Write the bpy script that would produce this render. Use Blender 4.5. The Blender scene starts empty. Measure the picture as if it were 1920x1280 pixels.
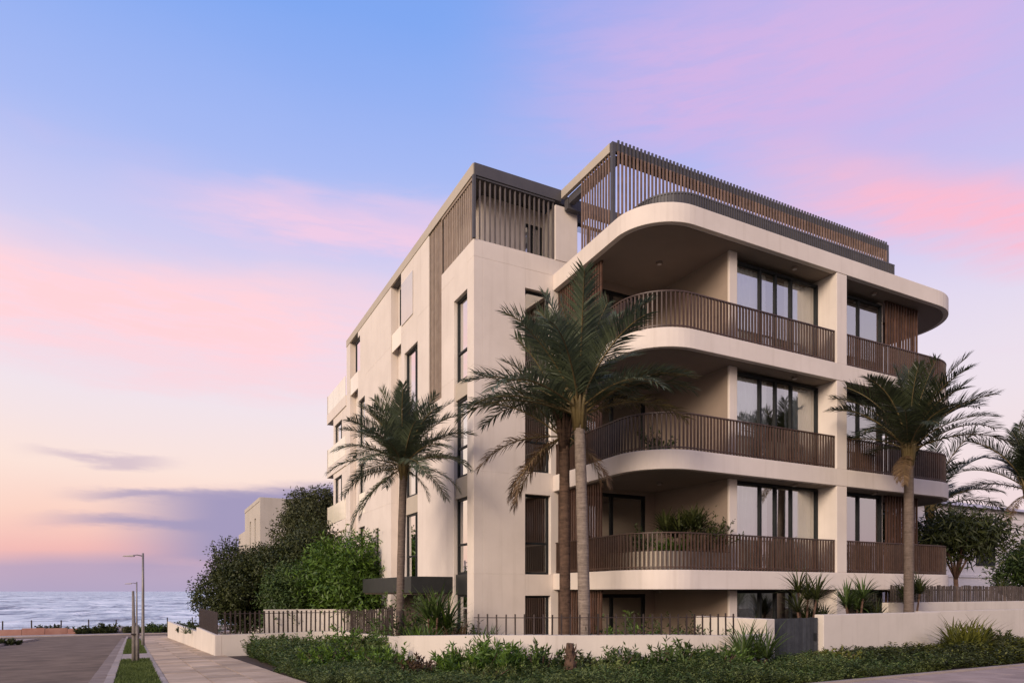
import bpy, math, random
import numpy as np
from mathutils import Vector, Matrix

random.seed(11)
rng = np.random.default_rng(11)
R = math.radians
scene = bpy.context.scene
COL = scene.collection

# ------------------------------------------------------------------ camera, sky, sun, exposure
cam_data = bpy.data.cameras.new('camera')
cam = bpy.data.objects.new('camera', cam_data)
COL.objects.link(cam)
cam.location = (0.0, 0.0, 1.6)
cam.rotation_euler = (R(90), 0, R(-27.8))
cam_data.sensor_width = 36.0
cam_data.lens = 24.0
cam_data.shift_y = (1108 - 640) / 1920.0
cam_data.clip_start = 0.05
cam_data.clip_end = 60000
scene.camera = cam

scene.view_settings.view_transform = 'Standard'
scene.view_settings.look = 'None'
scene.view_settings.exposure = 0.14
scene.view_settings.gamma = 1.0
scene.view_settings.use_curve_mapping = False

SUN_AZ = -121.0      # degrees clockwise from +Y: the low western light comes in from the sea side
SUN_EL = 21.0
sd = bpy.data.lights.new('sun', 'SUN')
sun = bpy.data.objects.new('sun', sd)
COL.objects.link(sun)
sd.energy = 3.4
sd.angle = R(24)
sd.color = (1.0, 0.81, 0.645)
_sv = Vector((math.sin(R(SUN_AZ)) * math.cos(R(SUN_EL)), math.cos(R(SUN_AZ)) * math.cos(R(SUN_EL)), math.sin(R(SUN_EL))))
sun.rotation_euler = _sv.to_track_quat('Z', 'Y').to_euler()
sun.location = (-40, -5, 30)


def srgb(r, g, b):
    def f(v):
        v /= 255.0
        return v / 12.92 if v <= 0.04045 else ((v + 0.055) / 1.055) ** 2.4
    return (f(r), f(g), f(b), 1.0)


class NT:
    """small helper to write node trees"""
    def __init__(self, tree):
        self.t = tree
        self.n = tree.nodes
        self.l = tree.links

    def new(self, typ, **kw):
        nd = self.n.new(typ)
        for k, v in kw.items():
            setattr(nd, k, v)
        return nd

    def put(self, sock, v):
        if isinstance(v, bpy.types.NodeSocket):
            self.l.new(v, sock)
        else:
            sock.default_value = v

    def math(self, op, a, b=0.0, c=None, clamp=False):
        nd = self.new('ShaderNodeMath', operation=op)
        nd.use_clamp = clamp
        self.put(nd.inputs[0], a)
        self.put(nd.inputs[1], b)
        if c is not None:
            self.put(nd.inputs[2], c)
        return nd.outputs[0]

    def sstep(self, v, a, b, lo=0.0, hi=1.0):
        nd = self.new('ShaderNodeMapRange', interpolation_type='SMOOTHSTEP')
        self.put(nd.inputs[0], v)
        nd.inputs[1].default_value = a
        nd.inputs[2].default_value = b
        nd.inputs[3].default_value = lo
        nd.inputs[4].default_value = hi
        return nd.outputs[0]

    def mix(self, f, a, b, mode='MIX'):
        nd = self.new('ShaderNodeMix', data_type='RGBA', blend_type=mode)
        self.put(nd.inputs[0], f)
        self.put(nd.inputs[6], a)
        self.put(nd.inputs[7], b)
        return nd.outputs[2]

    def ramp(self, v, stops, interp='LINEAR'):
        nd = self.new('ShaderNodeValToRGB')
        cr = nd.color_ramp
        cr.interpolation = interp
        while len(cr.elements) < len(stops):
            cr.elements.new(0.5)
        for e, (p, c) in zip(cr.elements, stops):
            e.position = p
            e.color = c
        self.put(nd.inputs[0], v)
        return nd.outputs[0]

    def noise(self, vec, scale, detail=4.0, rough=0.5, dist=0.0):
        nd = self.new('ShaderNodeTexNoise')
        if vec is not None:
            self.put(nd.inputs['Vector'], vec)
        nd.inputs['Scale'].default_value = scale
        nd.inputs['Detail'].default_value = detail
        nd.inputs['Roughness'].default_value = rough
        nd.inputs['Distortion'].default_value = dist
        return nd.outputs[0]

    def comb(self, x, y, z):
        nd = self.new('ShaderNodeCombineXYZ')
        self.put(nd.inputs[0], x)
        self.put(nd.inputs[1], y)
        self.put(nd.inputs[2], z)
        return nd.outputs[0]


def build_world():
    w = bpy.data.worlds.new('World')
    scene.world = w
    w.use_nodes = True
    w.node_tree.nodes.clear()
    k = NT(w.node_tree)
    out = k.new('ShaderNodeOutputWorld')
    bg = k.new('ShaderNodeBackground')
    k.l.new(bg.outputs[0], out.inputs[0])
    tc = k.new('ShaderNodeTexCoord')
    sep = k.new('ShaderNodeSeparateXYZ')
    k.l.new(tc.outputs['Generated'], sep.inputs[0])
    x, y, z = sep.outputs
    el = k.math('MULTIPLY', k.math('ARCSINE', z), 180 / math.pi)
    az = k.math('MULTIPLY', k.math('ARCTAN2', x, y), 180 / math.pi)
    # slow warps so that no band is a straight stripe
    wv = k.comb(k.math('MULTIPLY', az, 0.045), k.math('MULTIPLY', el, 0.16), 0.0)
    n1 = k.noise(wv, 1.0, 3.0, 0.55)
    n2 = k.noise(k.comb(k.math('MULTIPLY', az, 0.11), k.math('MULTIPLY', el, 0.55), 3.7), 1.0, 5.0, 0.6)
    ew = k.math('ADD', el, k.math('MULTIPLY', k.math('SUBTRACT', n1, 0.5), 6.0))
    ew = k.math('ADD', ew, k.math('MULTIPLY', k.math('SUBTRACT', n2, 0.5), 1.6))
    n3 = k.noise(k.comb(k.math('MULTIPLY', az, 0.16), k.math('MULTIPLY', el, 1.15), 9.1), 1.0, 6.0, 0.62, 0.4)
    ew = k.math('ADD', ew, k.math('MULTIPLY', k.math('SUBTRACT', n3, 0.5), 2.2))
    wisp = k.math('MULTIPLY_ADD', k.sstep(n3, 0.34, 0.6), 0.34, 0.7)
    ewl = k.math('ADD', el, k.math('MULTIPLY', k.math('SUBTRACT', n2, 0.5), 2.6))
    eg = k.math('ADD', el, k.math('MULTIPLY', k.math('SUBTRACT', n1, 0.5), 2.0))
    base = k.ramp(k.math('DIVIDE', eg, 90.0), [
        (0.000, srgb(174, 160, 190)), (0.020, srgb(184, 160, 186)), (0.032, srgb(236, 180, 176)),
        (0.060, srgb(245, 204, 190)), (0.100, srgb(246, 221, 211)), (0.155, srgb(236, 222, 229)),
        (0.225, srgb(222, 213, 234)), (0.290, srgb(196, 196, 236)), (0.345, srgb(164, 182, 238)),
        (0.440, srgb(126, 164, 236)), (0.60, srgb(104, 146, 226)), (1.0, srgb(86, 126, 208))])

    def band(col, cur, az0, az1, soft, el0, slope, azref, h, amp, e=ew, tex=None, core=0.1):
        m = k.math('MULTIPLY', k.sstep(az, az0 - soft, az0 + soft), k.sstep(az, az1 - soft, az1 + soft, 1.0, 0.0))
        c = k.math('MULTIPLY_ADD', k.math('SUBTRACT', az, azref), slope, el0)
        d = k.math('ABSOLUTE', k.math('SUBTRACT', e, c))
        m = k.math('MULTIPLY', m, k.sstep(d, h * core, h, 1.0, 0.0))
        m = k.math('MULTIPLY', m, amp)
        if tex is not None:
            m = k.math('MULTIPLY', m, tex)
        return k.mix(m, cur, col)

    streak = k.sstep(n2, 0.25, 0.62)
    c = base
    # generic pink streaks all round the sky
    gen = k.math('MULTIPLY', k.sstep(n1, 0.52, 0.72), k.math('MULTIPLY', k.sstep(el, 8, 16), k.sstep(el, 24, 36, 1.0, 0.0)))
    c = k.mix(k.math('MULTIPLY', gen, 0.2), c, srgb(246, 196, 214))
    # lilac veil that thickens towards the east (right)
    c = k.mix(k.math('MULTIPLY', k.math('MULTIPLY', k.sstep(az, 24, 62), k.sstep(el, 16, 34)), 0.6), c, srgb(203, 182, 228))
    c = k.mix(k.math('MULTIPLY', k.math('MULTIPLY', k.sstep(az, 30, 60), k.sstep(el, 26, 4)), 0.6), c, srgb(226, 213, 225))
    c = band(srgb(255, 207, 212), c, -60, 17, 14, 20.0, 0.03, 0, 5.4, 1.0, tex=wisp)
    c = band(srgb(250, 202, 220), c, 3, 27, 8, 27.3, 0.0, 15, 3.0, 0.66, tex=wisp)
    c = band(srgb(249, 208, 214), c, -6, 26, 8, 16.0, 0.02, 10, 2.6, 0.55, tex=wisp)
    c = band(srgb(214, 176, 222), c, 33, 66, 12, 36.0, -0.05, 45, 7.5, 0.75, tex=wisp)
    c = band(srgb(250, 182, 200), c, 51, 120, 8, 27.6, -0.40, 54, 4.4, 0.85, tex=wisp)
    # the mauve cloud bank low over the sea, with thin tongues
    mauve = srgb(158, 147, 182)
    c = band(mauve, c, 0.0, 30, 5.0, 5.3, 0.12, 7, 3.5, 1.0, ewl, core=0.5)
    c = band(mauve, c, -5, 20, 4, 5.0, 0.02, 2, 0.85, 0.85, ewl)
    c = band(mauve, c, -4, 10, 3, 7.2, 0.04, 2, 0.75, 0.75, ewl)
    c = band(srgb(188, 168, 190), c, -6.5, 0.5, 2.5, 9.4, 0.0, 0, 0.6, 0.6, ewl)
    c = band(srgb(170, 160, 196), c, 16, 30, 3, 10.2, 0.0, 0, 0.9, 0.8, ewl)
    # the afterglow round the set sun, west of the frame
    dz = k.math('ABSOLUTE', k.math('SUBTRACT', az, -70.0))
    glow = k.math('MULTIPLY', k.sstep(dz, 25, 64, 1.0, 0.0), k.sstep(el, 4, 40, 1.0, 0.0))
    c = k.mix(k.math('MULTIPLY', glow, 0.85), c, (1.45, 1.10, 0.74, 1.0))
    # clear-sky scattering of the low sun underneath it all
    sky = k.new('ShaderNodeTexSky', sky_type='NISHITA')
    sky.sun_disc = False
    sky.sun_elevation = R(SUN_EL)
    sky.sun_rotation = R(SUN_AZ)
    c = k.mix(0.004, c, sky.outputs[0], 'ADD')
    k.l.new(c, bg.inputs[0])
    bg.inputs[1].default_value = 0.95


build_world()

# ------------------------------------------------------------------ materials
MATS = {}


def mat_base(name):
    m = bpy.data.materials.new(name)
    m.use_nodes = True
    k = NT(m.node_tree)
    p = m.node_tree.nodes['Principled BSDF']
    MATS[name] = m
    return m, k, p


def pos_vec(k, sx=1, sy=1, sz=1):
    g = k.new('ShaderNodeNewGeometry')
    mp = k.new('ShaderNodeMapping')
    k.l.new(g.outputs['Position'], mp.inputs[0])
    mp.inputs['Scale'].default_value = (sx, sy, sz)
    return mp.outputs[0]


def bump(k, p, h, strength, dist=0.01):
    b = k.new('ShaderNodeBump')
    b.inputs['Strength'].default_value = strength
    b.inputs['Distance'].default_value = dist
    k.l.new(h, b.inputs['Height'])
    k.l.new(b.outputs[0], p.inputs['Normal'])


def rough_mat(name, c1, c2, scale=2.0, rough=0.85, bs=60.0, bstr=0.25, streak=0.0, spec=0.3, island=0.0, metal=0.0, detail=6.0):
    """two-tone mottled surface with fine relief; optional vertical weather streaks"""
    m, k, p = mat_base(name)
    n = k.noise(pos_vec(k), scale, detail, 0.6)
    f = k.sstep(n, 0.3, 0.7)
    col = k.mix(f, (*c1, 1), (*c2, 1))
    if streak > 0:
        s = k.noise(pos_vec(k, 5.0, 5.0, 0.22), 1.0, 5.0, 0.6)
        col = k.mix(k.math('MULTIPLY', k.sstep(s, 0.5, 0.75), streak), col, (c1[0] * 0.72, c1[1] * 0.69, c1[2] * 0.64, 1))
        s2 = k.noise(pos_vec(k, 0.55, 0.55, 0.7), 1.0, 3.0, 0.5)
        col = k.mix(k.math('MULTIPLY', k.sstep(s2, 0.45, 0.7), streak * 0.6), col, (c2[0] * 1.06, c2[1] * 1.05, c2[2] * 1.03, 1))
    if island > 0:
        g = k.new('ShaderNodeNewGeometry')
        oi = k.new('ShaderNodeObjectInfo')
        r_ = k.math('FRACT', k.math('ADD', g.outputs['Random Per Island'], oi.outputs['Random']))
        col = k.mix(1.0, col, k.ramp(r_, [(0, (1 - island,) * 3 + (1,)), (1, (1 + island * 0.6,) * 3 + (1,))]), 'MULTIPLY')
    k.l.new(col, p.inputs['Base Color'])
    p.inputs['Roughness'].default_value = rough
    p.inputs['Metallic'].default_value = metal
    p.inputs['Specular IOR Level'].default_value = spec
    if bstr > 0:
        bump(k, p, k.noise(pos_vec(k), bs, 4.0, 0.6), bstr, 0.006)
    return m


def leaf_mat(name, dark, light, trans=0.28, rough=0.5, scale=0.9):
    m, k, p = mat_base(name)
    g = k.new('ShaderNodeNewGeometry')
    n = k.noise(pos_vec(k), scale, 3.0, 0.6)
    f = k.math('ADD', k.math('MULTIPLY', g.outputs['Random Per Island'], 0.55), k.math('MULTIPLY', k.sstep(n, 0.3, 0.7), 0.45))
    col = k.ramp(f, [(0.0, (*dark, 1)), (0.55, (*[(a + b) / 2 for a, b in zip(dark, light)], 1)), (1.0, (*light, 1))])
    k.l.new(col, p.inputs['Base Color'])
    p.inputs['Roughness'].default_value = rough
    p.inputs['Specular IOR Level'].default_value = 0.35
    tr = k.new('ShaderNodeBsdfTranslucent')
    k.l.new(col, tr.inputs[0])
    mx = k.new('ShaderNodeMixShader')
    mx.inputs[0].default_value = trans
    k.l.new(p.outputs[0], mx.inputs[1])
    k.l.new(tr.outputs[0], mx.inputs[2])
    o = k.n['Material Output']
    k.l.new(mx.outputs[0], o.inputs[0])
    return m


def glass_mat(name, tint, refl):
    m, k, p = mat_base(name)
    k.n.remove(p)
    tr = k.new('ShaderNodeBsdfTransparent')
    tr.inputs[0].default_value = (*tint, 1)
    gl = k.new('ShaderNodeBsdfGlossy')
    gl.inputs['Color'].default_value = (0.92, 0.93, 0.92, 1)
    gl.inputs['Roughness'].default_value = 0.015
    b = k.new('ShaderNodeBump')
    b.inputs['Strength'].default_value = 0.06
    b.inputs['Distance'].default_value = 0.02
    k.l.new(k.noise(pos_vec(k), 0.9, 1.0, 0.4), b.inputs['Height'])
    k.l.new(b.outputs[0], gl.inputs['Normal'])
    fr = k.new('ShaderNodeFresnel')
    fr.inputs[0].default_value = 1.5
    f = k.math('ADD', k.math('MULTIPLY', fr.outputs[0], 1.0), refl, clamp=True)
    mx = k.new('ShaderNodeMixShader')
    k.l.new(f, mx.inputs[0])
    k.l.new(tr.outputs[0], mx.inputs[1])
    k.l.new(gl.outputs[0], mx.inputs[2])
    k.l.new(mx.outputs[0], k.n['Material Output'].inputs[0])
    return m


STUCCO = rough_mat('stucco', (0.595, 0.525, 0.46), (0.66, 0.585, 0.515), 0.7, 0.9, 90, 0.22, streak=0.26)
STUCCO2 = rough_mat('stucco_taupe', (0.40, 0.345, 0.27), (0.44, 0.38, 0.30), 0.9, 0.7, 90, 0.15, streak=0.15)
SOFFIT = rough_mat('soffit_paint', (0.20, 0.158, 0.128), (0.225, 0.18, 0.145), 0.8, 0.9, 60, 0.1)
WALLP = rough_mat('garden_wall_render', (0.52, 0.465, 0.40), (0.58, 0.52, 0.45), 0.9, 0.92, 70, 0.35, streak=0.3)
TERR_SHADE = rough_mat('terrace_shade', (0.265, 0.205, 0.16), (0.30, 0.235, 0.185), 0.8, 0.9, 70, 0.15)  # wall stucco darkened to carry the shade of the terrace recesses
ROOMP = rough_mat('room_paint', (0.36, 0.31, 0.26), (0.42, 0.36, 0.30), 0.8, 0.9, 50, 0.05)
FRAME = rough_mat('window_frame_metal', (0.010, 0.011, 0.012), (0.015, 0.017, 0.018), 3, 0.55, 200, 0.05, spec=0.2)
GREYM = rough_mat('charcoal_fascia_metal', (0.058, 0.054, 0.056), (0.072, 0.067, 0.068), 2, 0.55, 120, 0.08, spec=0.4)
BRONZE = rough_mat('bronze_bar', (0.050, 0.027, 0.018), (0.078, 0.044, 0.030), 6, 0.5, 120, 0.1, spec=0.45, island=0.22)
TIMBER = rough_mat('stained_timber', (0.062, 0.031, 0.021), (0.10, 0.052, 0.035), 5, 0.62, 160, 0.25, island=0.35)
TAUPE_SLAT = rough_mat('taupe_slat', (0.27, 0.205, 0.155), (0.33, 0.255, 0.195), 4, 0.6, 120, 0.12, island=0.2)
FENCE_M = rough_mat('dark_fence_metal', (0.03, 0.021, 0.018), (0.05, 0.035, 0.029), 8, 0.5, 150, 0.15, island=0.25)
GATE_M = rough_mat('grey_gate_board', (0.034, 0.037, 0.041), (0.052, 0.055, 0.06), 7, 0.65, 120, 0.3, island=0.25)
GLASS = glass_mat('window_glass', (0.97, 0.99, 0.98), 0.42)
GLASSW = glass_mat('side_window_glass', (0.6, 0.6, 0.55), 0.7)
REFLGL = rough_mat('cream_reflect_glass', (0.72, 0.66, 0.52), (0.78, 0.72, 0.57), 0.6, 0.12, 30, 0.02, spec=0.9)  # cream sunset reflection painted into the glass colour
CURTAIN = rough_mat('sheer_curtain', (0.78, 0.80, 0.74), (0.86, 0.87, 0.81), 3, 0.95, 200, 0.05)
DARKROOM = rough_mat('dark_cladding', (0.055, 0.042, 0.034), (0.075, 0.058, 0.046), 2, 0.8, 60, 0.1)
ASPHALT = rough_mat('asphalt', (0.09, 0.061, 0.040), (0.185, 0.13, 0.088), 0.9, 0.92, 45, 0.8, detail=10)
GUTM = rough_mat('gutter_concrete', (0.17, 0.13, 0.105), (0.25, 0.20, 0.165), 1.5, 0.9, 40, 0.4, island=0.15)
WSLAT = rough_mat('weathered_slat', (0.06, 0.046, 0.039), (0.10, 0.078, 0.066), 6, 0.75, 120, 0.25, island=0.4)
CONC = rough_mat('concrete', (0.28, 0.235, 0.20), (0.36, 0.30, 0.26), 1.5, 0.9, 40, 0.4, island=0.12)
PAVER = rough_mat('sandstone_paver', (0.37, 0.27, 0.178), (0.52, 0.395, 0.27), 1.4, 0.85, 35, 0.35, island=0.3)
PAVER2 = rough_mat('granite_paver', (0.27, 0.205, 0.17), (0.36, 0.28, 0.235), 1.8, 0.8, 45, 0.3, island=0.15)
SOIL = rough_mat('soil', (0.035, 0.022, 0.016), (0.07, 0.045, 0.032), 6, 0.98, 30, 0.9)
TERRA = rough_mat('terrain_earth', (0.05, 0.055, 0.025), (0.10, 0.085, 0.05), 0.5, 0.98, 12, 0.6)
SAND = rough_mat('beach_sand', (0.36, 0.26, 0.20), (0.46, 0.34, 0.27), 0.3, 0.95, 10, 0.4)
SALMON = rough_mat('salmon_block', (0.33, 0.155, 0.115), (0.44, 0.24, 0.18), 0.6, 0.9, 15, 0.3, island=0.2)
POLE = rough_mat('galvanised_pole', (0.17, 0.155, 0.145), (0.23, 0.21, 0.195), 4, 0.5, 90, 0.1, metal=0.3)
POLE_W = rough_mat('weathered_post', (0.13, 0.115, 0.10), (0.20, 0.175, 0.155), 6, 0.85, 60, 0.4)
LAMPG = rough_mat('lamp_head', (0.42, 0.38, 0.35), (0.5, 0.45, 0.42), 4, 0.4, 90, 0.05)
NEIGH = rough_mat('neighbour_render', (0.40, 0.355, 0.295), (0.45, 0.40, 0.335), 0.4, 0.9, 40, 0.15, streak=0.2)
NEIGH_W = rough_mat('neighbour_white', (0.60, 0.55, 0.54), (0.68, 0.63, 0.62), 0.4, 0.9, 40, 0.15, streak=0.2)
NEIGH_R = rough_mat('pale_roof_tile', (0.36, 0.33, 0.34), (0.44, 0.40, 0.41), 0.6, 0.85, 20, 0.3)

BARK_PALE = None


def bark(name, c1, c2, ring, bstr):
    m, k, p = mat_base(name)
    v = pos_vec(k, 3.0, 3.0, ring)
    n = k.noise(v, 1.0, 5.0, 0.6, 0.6)
    n2 = k.noise(pos_vec(k), 14.0, 5.0, 0.65)
    f = k.math('MULTIPLY_ADD', n, 0.6, k.math('MULTIPLY', n2, 0.4))
    k.l.new(k.ramp(f, [(0.34, (*c1, 1)), (0.62, (*c2, 1))]), p.inputs['Base Color'])
    p.inputs['Roughness'].default_value = 0.9
    p.inputs['Specular IOR Level'].default_value = 0.2
    bump(k, p, f, bstr, 0.03)
    return m


BARK_PALE = bark('palm_bark_grey', (0.115, 0.09, 0.072), (0.26, 0.21, 0.17), 34.0, 0.8)
BARK_MID = bark('palm_bark_greybrown', (0.075, 0.056, 0.044), (0.17, 0.13, 0.105), 34.0, 0.8)
BARK_BROWN = bark('palm_bark_brown', (0.036, 0.023, 0.016), (0.115, 0.070, 0.047), 16.0, 1.0)
BARK_TREE = bark('tree_bark', (0.06, 0.035, 0.025), (0.15, 0.09, 0.065), 3.0, 0.8)
PETIOLE = rough_mat('palm_petiole', (0.105, 0.075, 0.03), (0.16, 0.12, 0.05), 6, 0.6, 60, 0.2)
FROND_M = leaf_mat('palm_leaf', (0.052, 0.069, 0.040), (0.132, 0.158, 0.084), 0.33, 0.45)
FROND_SH = leaf_mat('palm_leaf_shade', (0.020, 0.028, 0.013), (0.056, 0.068, 0.030), 0.25, 0.45)  # shade on the right hand palms put into a darker leaf colour
FROND_Y = leaf_mat('palm_leaf_yellowing', (0.075, 0.058, 0.016), (0.17, 0.14, 0.045), 0.3, 0.5)
FROND_B = leaf_mat('palm_leaf_dead', (0.10, 0.058, 0.028), (0.24, 0.16, 0.085), 0.25, 0.7)
LEAF_DK = leaf_mat('leaf_dark', (0.018, 0.026, 0.007), (0.070, 0.082, 0.020), 0.2, 0.55, 1.6)
LEAF_OL = leaf_mat('leaf_olive', (0.034, 0.040, 0.014), (0.105, 0.110, 0.040), 0.22, 0.6, 1.2)
LEAF_MD = leaf_mat('leaf_mid', (0.026, 0.044, 0.011), (0.105, 0.16, 0.038), 0.25, 0.5, 1.5)
LEAF_BR = leaf_mat('leaf_bright', (0.030, 0.062, 0.010), (0.145, 0.245, 0.032), 0.3, 0.45, 2.0)
LEAF_GC = leaf_mat('leaf_groundcover', (0.066, 0.088, 0.024), (0.235, 0.28, 0.085), 0.28, 0.5, 1.1)
LEAF_YE = leaf_mat('leaf_yellow_green', (0.05, 0.062, 0.010), (0.20, 0.20, 0.035), 0.3, 0.45, 2.2)
LEAF_RD = leaf_mat('leaf_reddish', (0.035, 0.022, 0.012), (0.10, 0.062, 0.03), 0.25, 0.5, 2.2)
GRASS_M = leaf_mat('grass_blade', (0.045, 0.07, 0.014), (0.11, 0.15, 0.035), 0.3, 0.6, 1.0)


def sea_material():
    m, k, p = mat_base('sea_water')
    w1 = k.noise(pos_vec(k, 0.13, 0.032, 1.0), 1.0, 8.0, 0.68, 0.6)
    w2 = k.noise(pos_vec(k, 0.022, 0.014, 1.0), 1.0, 3.0, 0.55)
    w3 = k.noise(pos_vec(k, 0.09, 0.026, 1.0), 1.0, 7.0, 0.7, 0.8)
    col = k.ramp(k.math('ADD', k.math('MULTIPLY', w1, 0.5), k.math('MULTIPLY', w2, 0.5)), [
        (0.42, (0.05, 0.075, 0.14, 1)), (0.475, (0.34, 0.41, 0.45, 1)), (0.54, (0.60, 0.67, 0.66, 1))])
    foam = k.sstep(w3, 0.50, 0.62)
    col = k.mix(k.math('MULTIPLY', foam, 0.85), col, (0.86, 0.90, 0.86, 1))
    k.l.new(col, p.inputs['Base Color'])
    p.inputs['Roughness'].default_value = 0.5
    p.inputs['Specular IOR Level'].default_value = 0.22
    bump(k, p, w1, 0.8, 1.2)
    return m


SEA = sea_material()

# ------------------------------------------------------------------ object helpers
WLOC = {}


def wloc(o):
    return WLOC.get(o.name, Vector((0, 0, 0))) if o is not None else Vector((0, 0, 0))


def tag(o, label=None, cat=None, group=None, kind=None):
    if label:
        o['label'] = label
    if cat:
        o['category'] = cat
    if group:
        o['group'] = group
    if kind:
        o['kind'] = kind
    return o


def empty(name, loc, label=None, cat=None, group=None, parent=None):
    o = bpy.data.objects.new(name, None)
    COL.objects.link(o)
    o.empty_display_size = 0.2
    loc = Vector(loc)
    if parent is not None:
        o.parent = parent
        o.location = loc - wloc(parent)
    else:
        o.location = loc
    WLOC[o.name] = loc
    return tag(o, label, cat, group)


def link_mesh(name, me, loc, parent=None, rot=(0, 0, 0), scale=(1, 1, 1)):
    o = bpy.data.objects.new(name, me)
    COL.objects.link(o)
    loc = Vector(loc)
    if parent is not None:
        o.parent = parent
        o.location = loc - wloc(parent)
    else:
        o.location = loc
    o.rotation_euler = rot
    o.scale = scale
    WLOC[o.name] = loc
    return o


def raw_mesh(name, verts, faces, material, smooth=False):
    me = bpy.data.meshes.new(name)
    me.from_pydata([tuple(v) for v in verts], [], faces)
    me.materials.append(material)
    if smooth:
        me.polygons.foreach_set('use_smooth', [True] * len(me.polygons))
    me.update()
    return me


def warpL(v):
    """the left wing stands about one degree off square"""
    return (v[0] + 0.018 * (v[1] - 18.2), v[1], v[2])


class MB:
    def __init__(self, warp=None):
        self.v = []
        self.f = []
        self.warp = warp

    def add(self, vs, fs):
        b = len(self.v)
        if self.warp:
            vs = [self.warp(p) for p in vs]
        self.v += [tuple(p) for p in vs]
        self.f += [tuple(i + b for i in q) for q in fs]
        return self

    def box(self, x0, x1, y0, y1, z0, z1):
        vs = [(x0, y0, z0), (x1, y0, z0), (x1, y1, z0), (x0, y1, z0), (x0, y0, z1), (x1, y0, z1), (x1, y1, z1), (x0, y1, z1)]
        return self.add(vs, [(0, 3, 2, 1), (4, 5, 6, 7), (0, 1, 5, 4), (1, 2, 6, 5), (2, 3, 7, 6), (3, 0, 4, 7)])

    def obox(self, c, d, L, w, z0, z1):
        """box along plan direction d (unit) starting at c, length L, width w centred"""
        n = (-d[1], d[0])
        pts = [(c[0] + n[0] * s * w / 2 + d[0] * t * L, c[1] + n[1] * s * w / 2 + d[1] * t * L) for t, s in ((0, -1), (1, -1), (1, 1), (0, 1))]
        return self.prism(pts, z0, z1)

    def prism(self, pts, z0, z1):
        n = len(pts)
        z0s = z0 if hasattr(z0, '__len__') else [z0] * n
        z1s = z1 if hasattr(z1, '__len__') else [z1] * n
        vs = [(p[0], p[1], z) for p, z in zip(pts, z0s)] + [(p[0], p[1], z) for p, z in zip(pts, z1s)]
        fs = [tuple(range(n - 1, -1, -1)), tuple(range(n, 2 * n))]
        fs += [(i, (i + 1) % n, n + (i + 1) % n, n + i) for i in range(n)]
        return self.add(vs, fs)

    def tube(self, path, radii, n=8, cap=True):
        path = [Vector(p) for p in path]
        vs, fs = [], []
        up = Vector((0, 0, 1))
        for i, p in enumerate(path):
            t = (path[min(i + 1, len(path) - 1)] - path[max(i - 1, 0)]).normalized()
            a = t.cross(up)
            if a.length < 0.05:
                a = t.cross(Vector((1, 0, 0)))
            a.normalize()
            b = a.cross(t)
            r = radii[i] if hasattr(radii, '__len__') else radii
            for j in range(n):
                q = 2 * math.pi * j / n
                vs.append(p + a * math.cos(q) * r + b * math.sin(q) * r)
        for i in range(len(path) - 1):
            for j in range(n):
                fs.append((i * n + j, i * n + (j + 1) % n, (i + 1) * n + (j + 1) % n, (i + 1) * n + j))
        if cap:
            fs.append(tuple(range(n - 1, -1, -1)))
            fs.append(tuple((len(path) - 1) * n + j for j in range(n)))
        return self.add(vs, fs)

    def ribbon(self, pts, w, z0, z1, closed=False):
        """vertical wall of width w following plan points, bottoms z0[i], tops z1[i]"""
        n = len(pts)
        L, Rr = [], []
        for i in range(n):
            a = Vector(pts[max(i - 1, 0)]).to_2d()
            b = Vector(pts[min(i + 1, n - 1)]).to_2d()
            d = (b - a).normalized()
            nn = Vector((-d.y, d.x))
            p = Vector(pts[i]).to_2d()
            L.append(p + nn * w / 2)
            Rr.append(p - nn * w / 2)
        z0 = z0 if hasattr(z0, '__len__') else [z0] * n
        z1 = z1 if hasattr(z1, '__len__') else [z1] * n
        vs, fs = [], []
        for i in range(n):
            vs += [(L[i].x, L[i].y, z0[i]), (Rr[i].x, Rr[i].y, z0[i]), (Rr[i].x, Rr[i].y, z1[i]), (L[i].x, L[i].y, z1[i])]
        for i in range(n - 1):
            a, b = 4 * i, 4 * i + 4
            for q in range(4):
                fs.append((a + q, a + (q + 1) % 4, b + (q + 1) % 4, b + q))
        fs.append((3, 2, 1, 0))
        fs.append(tuple(4 * (n - 1) + q for q in range(4)))
        return self.add(vs, fs)

    def build(self, name, material, parent=None, smooth=False, bevel=0.0, loc=None, rot=None):
        o0 = wloc(parent) if loc is None else Vector(loc)
        me = raw_mesh(name, [(v[0] - o0.x, v[1] - o0.y, v[2] - o0.z) for v in self.v], self.f, material, smooth)
        o = link_mesh(name, me, o0, parent)
        if bevel > 0:
            md = o.modifiers.new('edge', 'BEVEL')
            md.width = bevel
            md.segments = 2
            md.limit_method = 'ANGLE'
            md.angle_limit = R(40)
        return o


def leaf_quads(P, D, N, length, width, fold=0.25):
    """diamond leaves: base points P, directions D, normals N (k,3); returns verts, quads"""
    k = len(P)
    D = D / np.maximum(np.linalg.norm(D, axis=1, keepdims=True), 1e-6)
    S = np.cross(D, N)
    S /= np.maximum(np.linalg.norm(S, axis=1, keepdims=True), 1e-6)
    U = np.cross(S, D)
    length = np.broadcast_to(np.asarray(length, float), (k,))[:, None]
    width = np.broadcast_to(np.asarray(width, float), (k,))[:, None]
    m = P + D * length * 0.45
    v = np.empty((k, 4, 3))
    v[:, 0] = P
    v[:, 1] = m + S * width * 0.5 + U * width * fold
    v[:, 2] = P + D * length - U * length * 0.12
    v[:, 3] = m - S * width * 0.5 + U * width * fold
    return v.reshape(-1, 3), np.arange(k * 4).reshape(k, 4)


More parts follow.
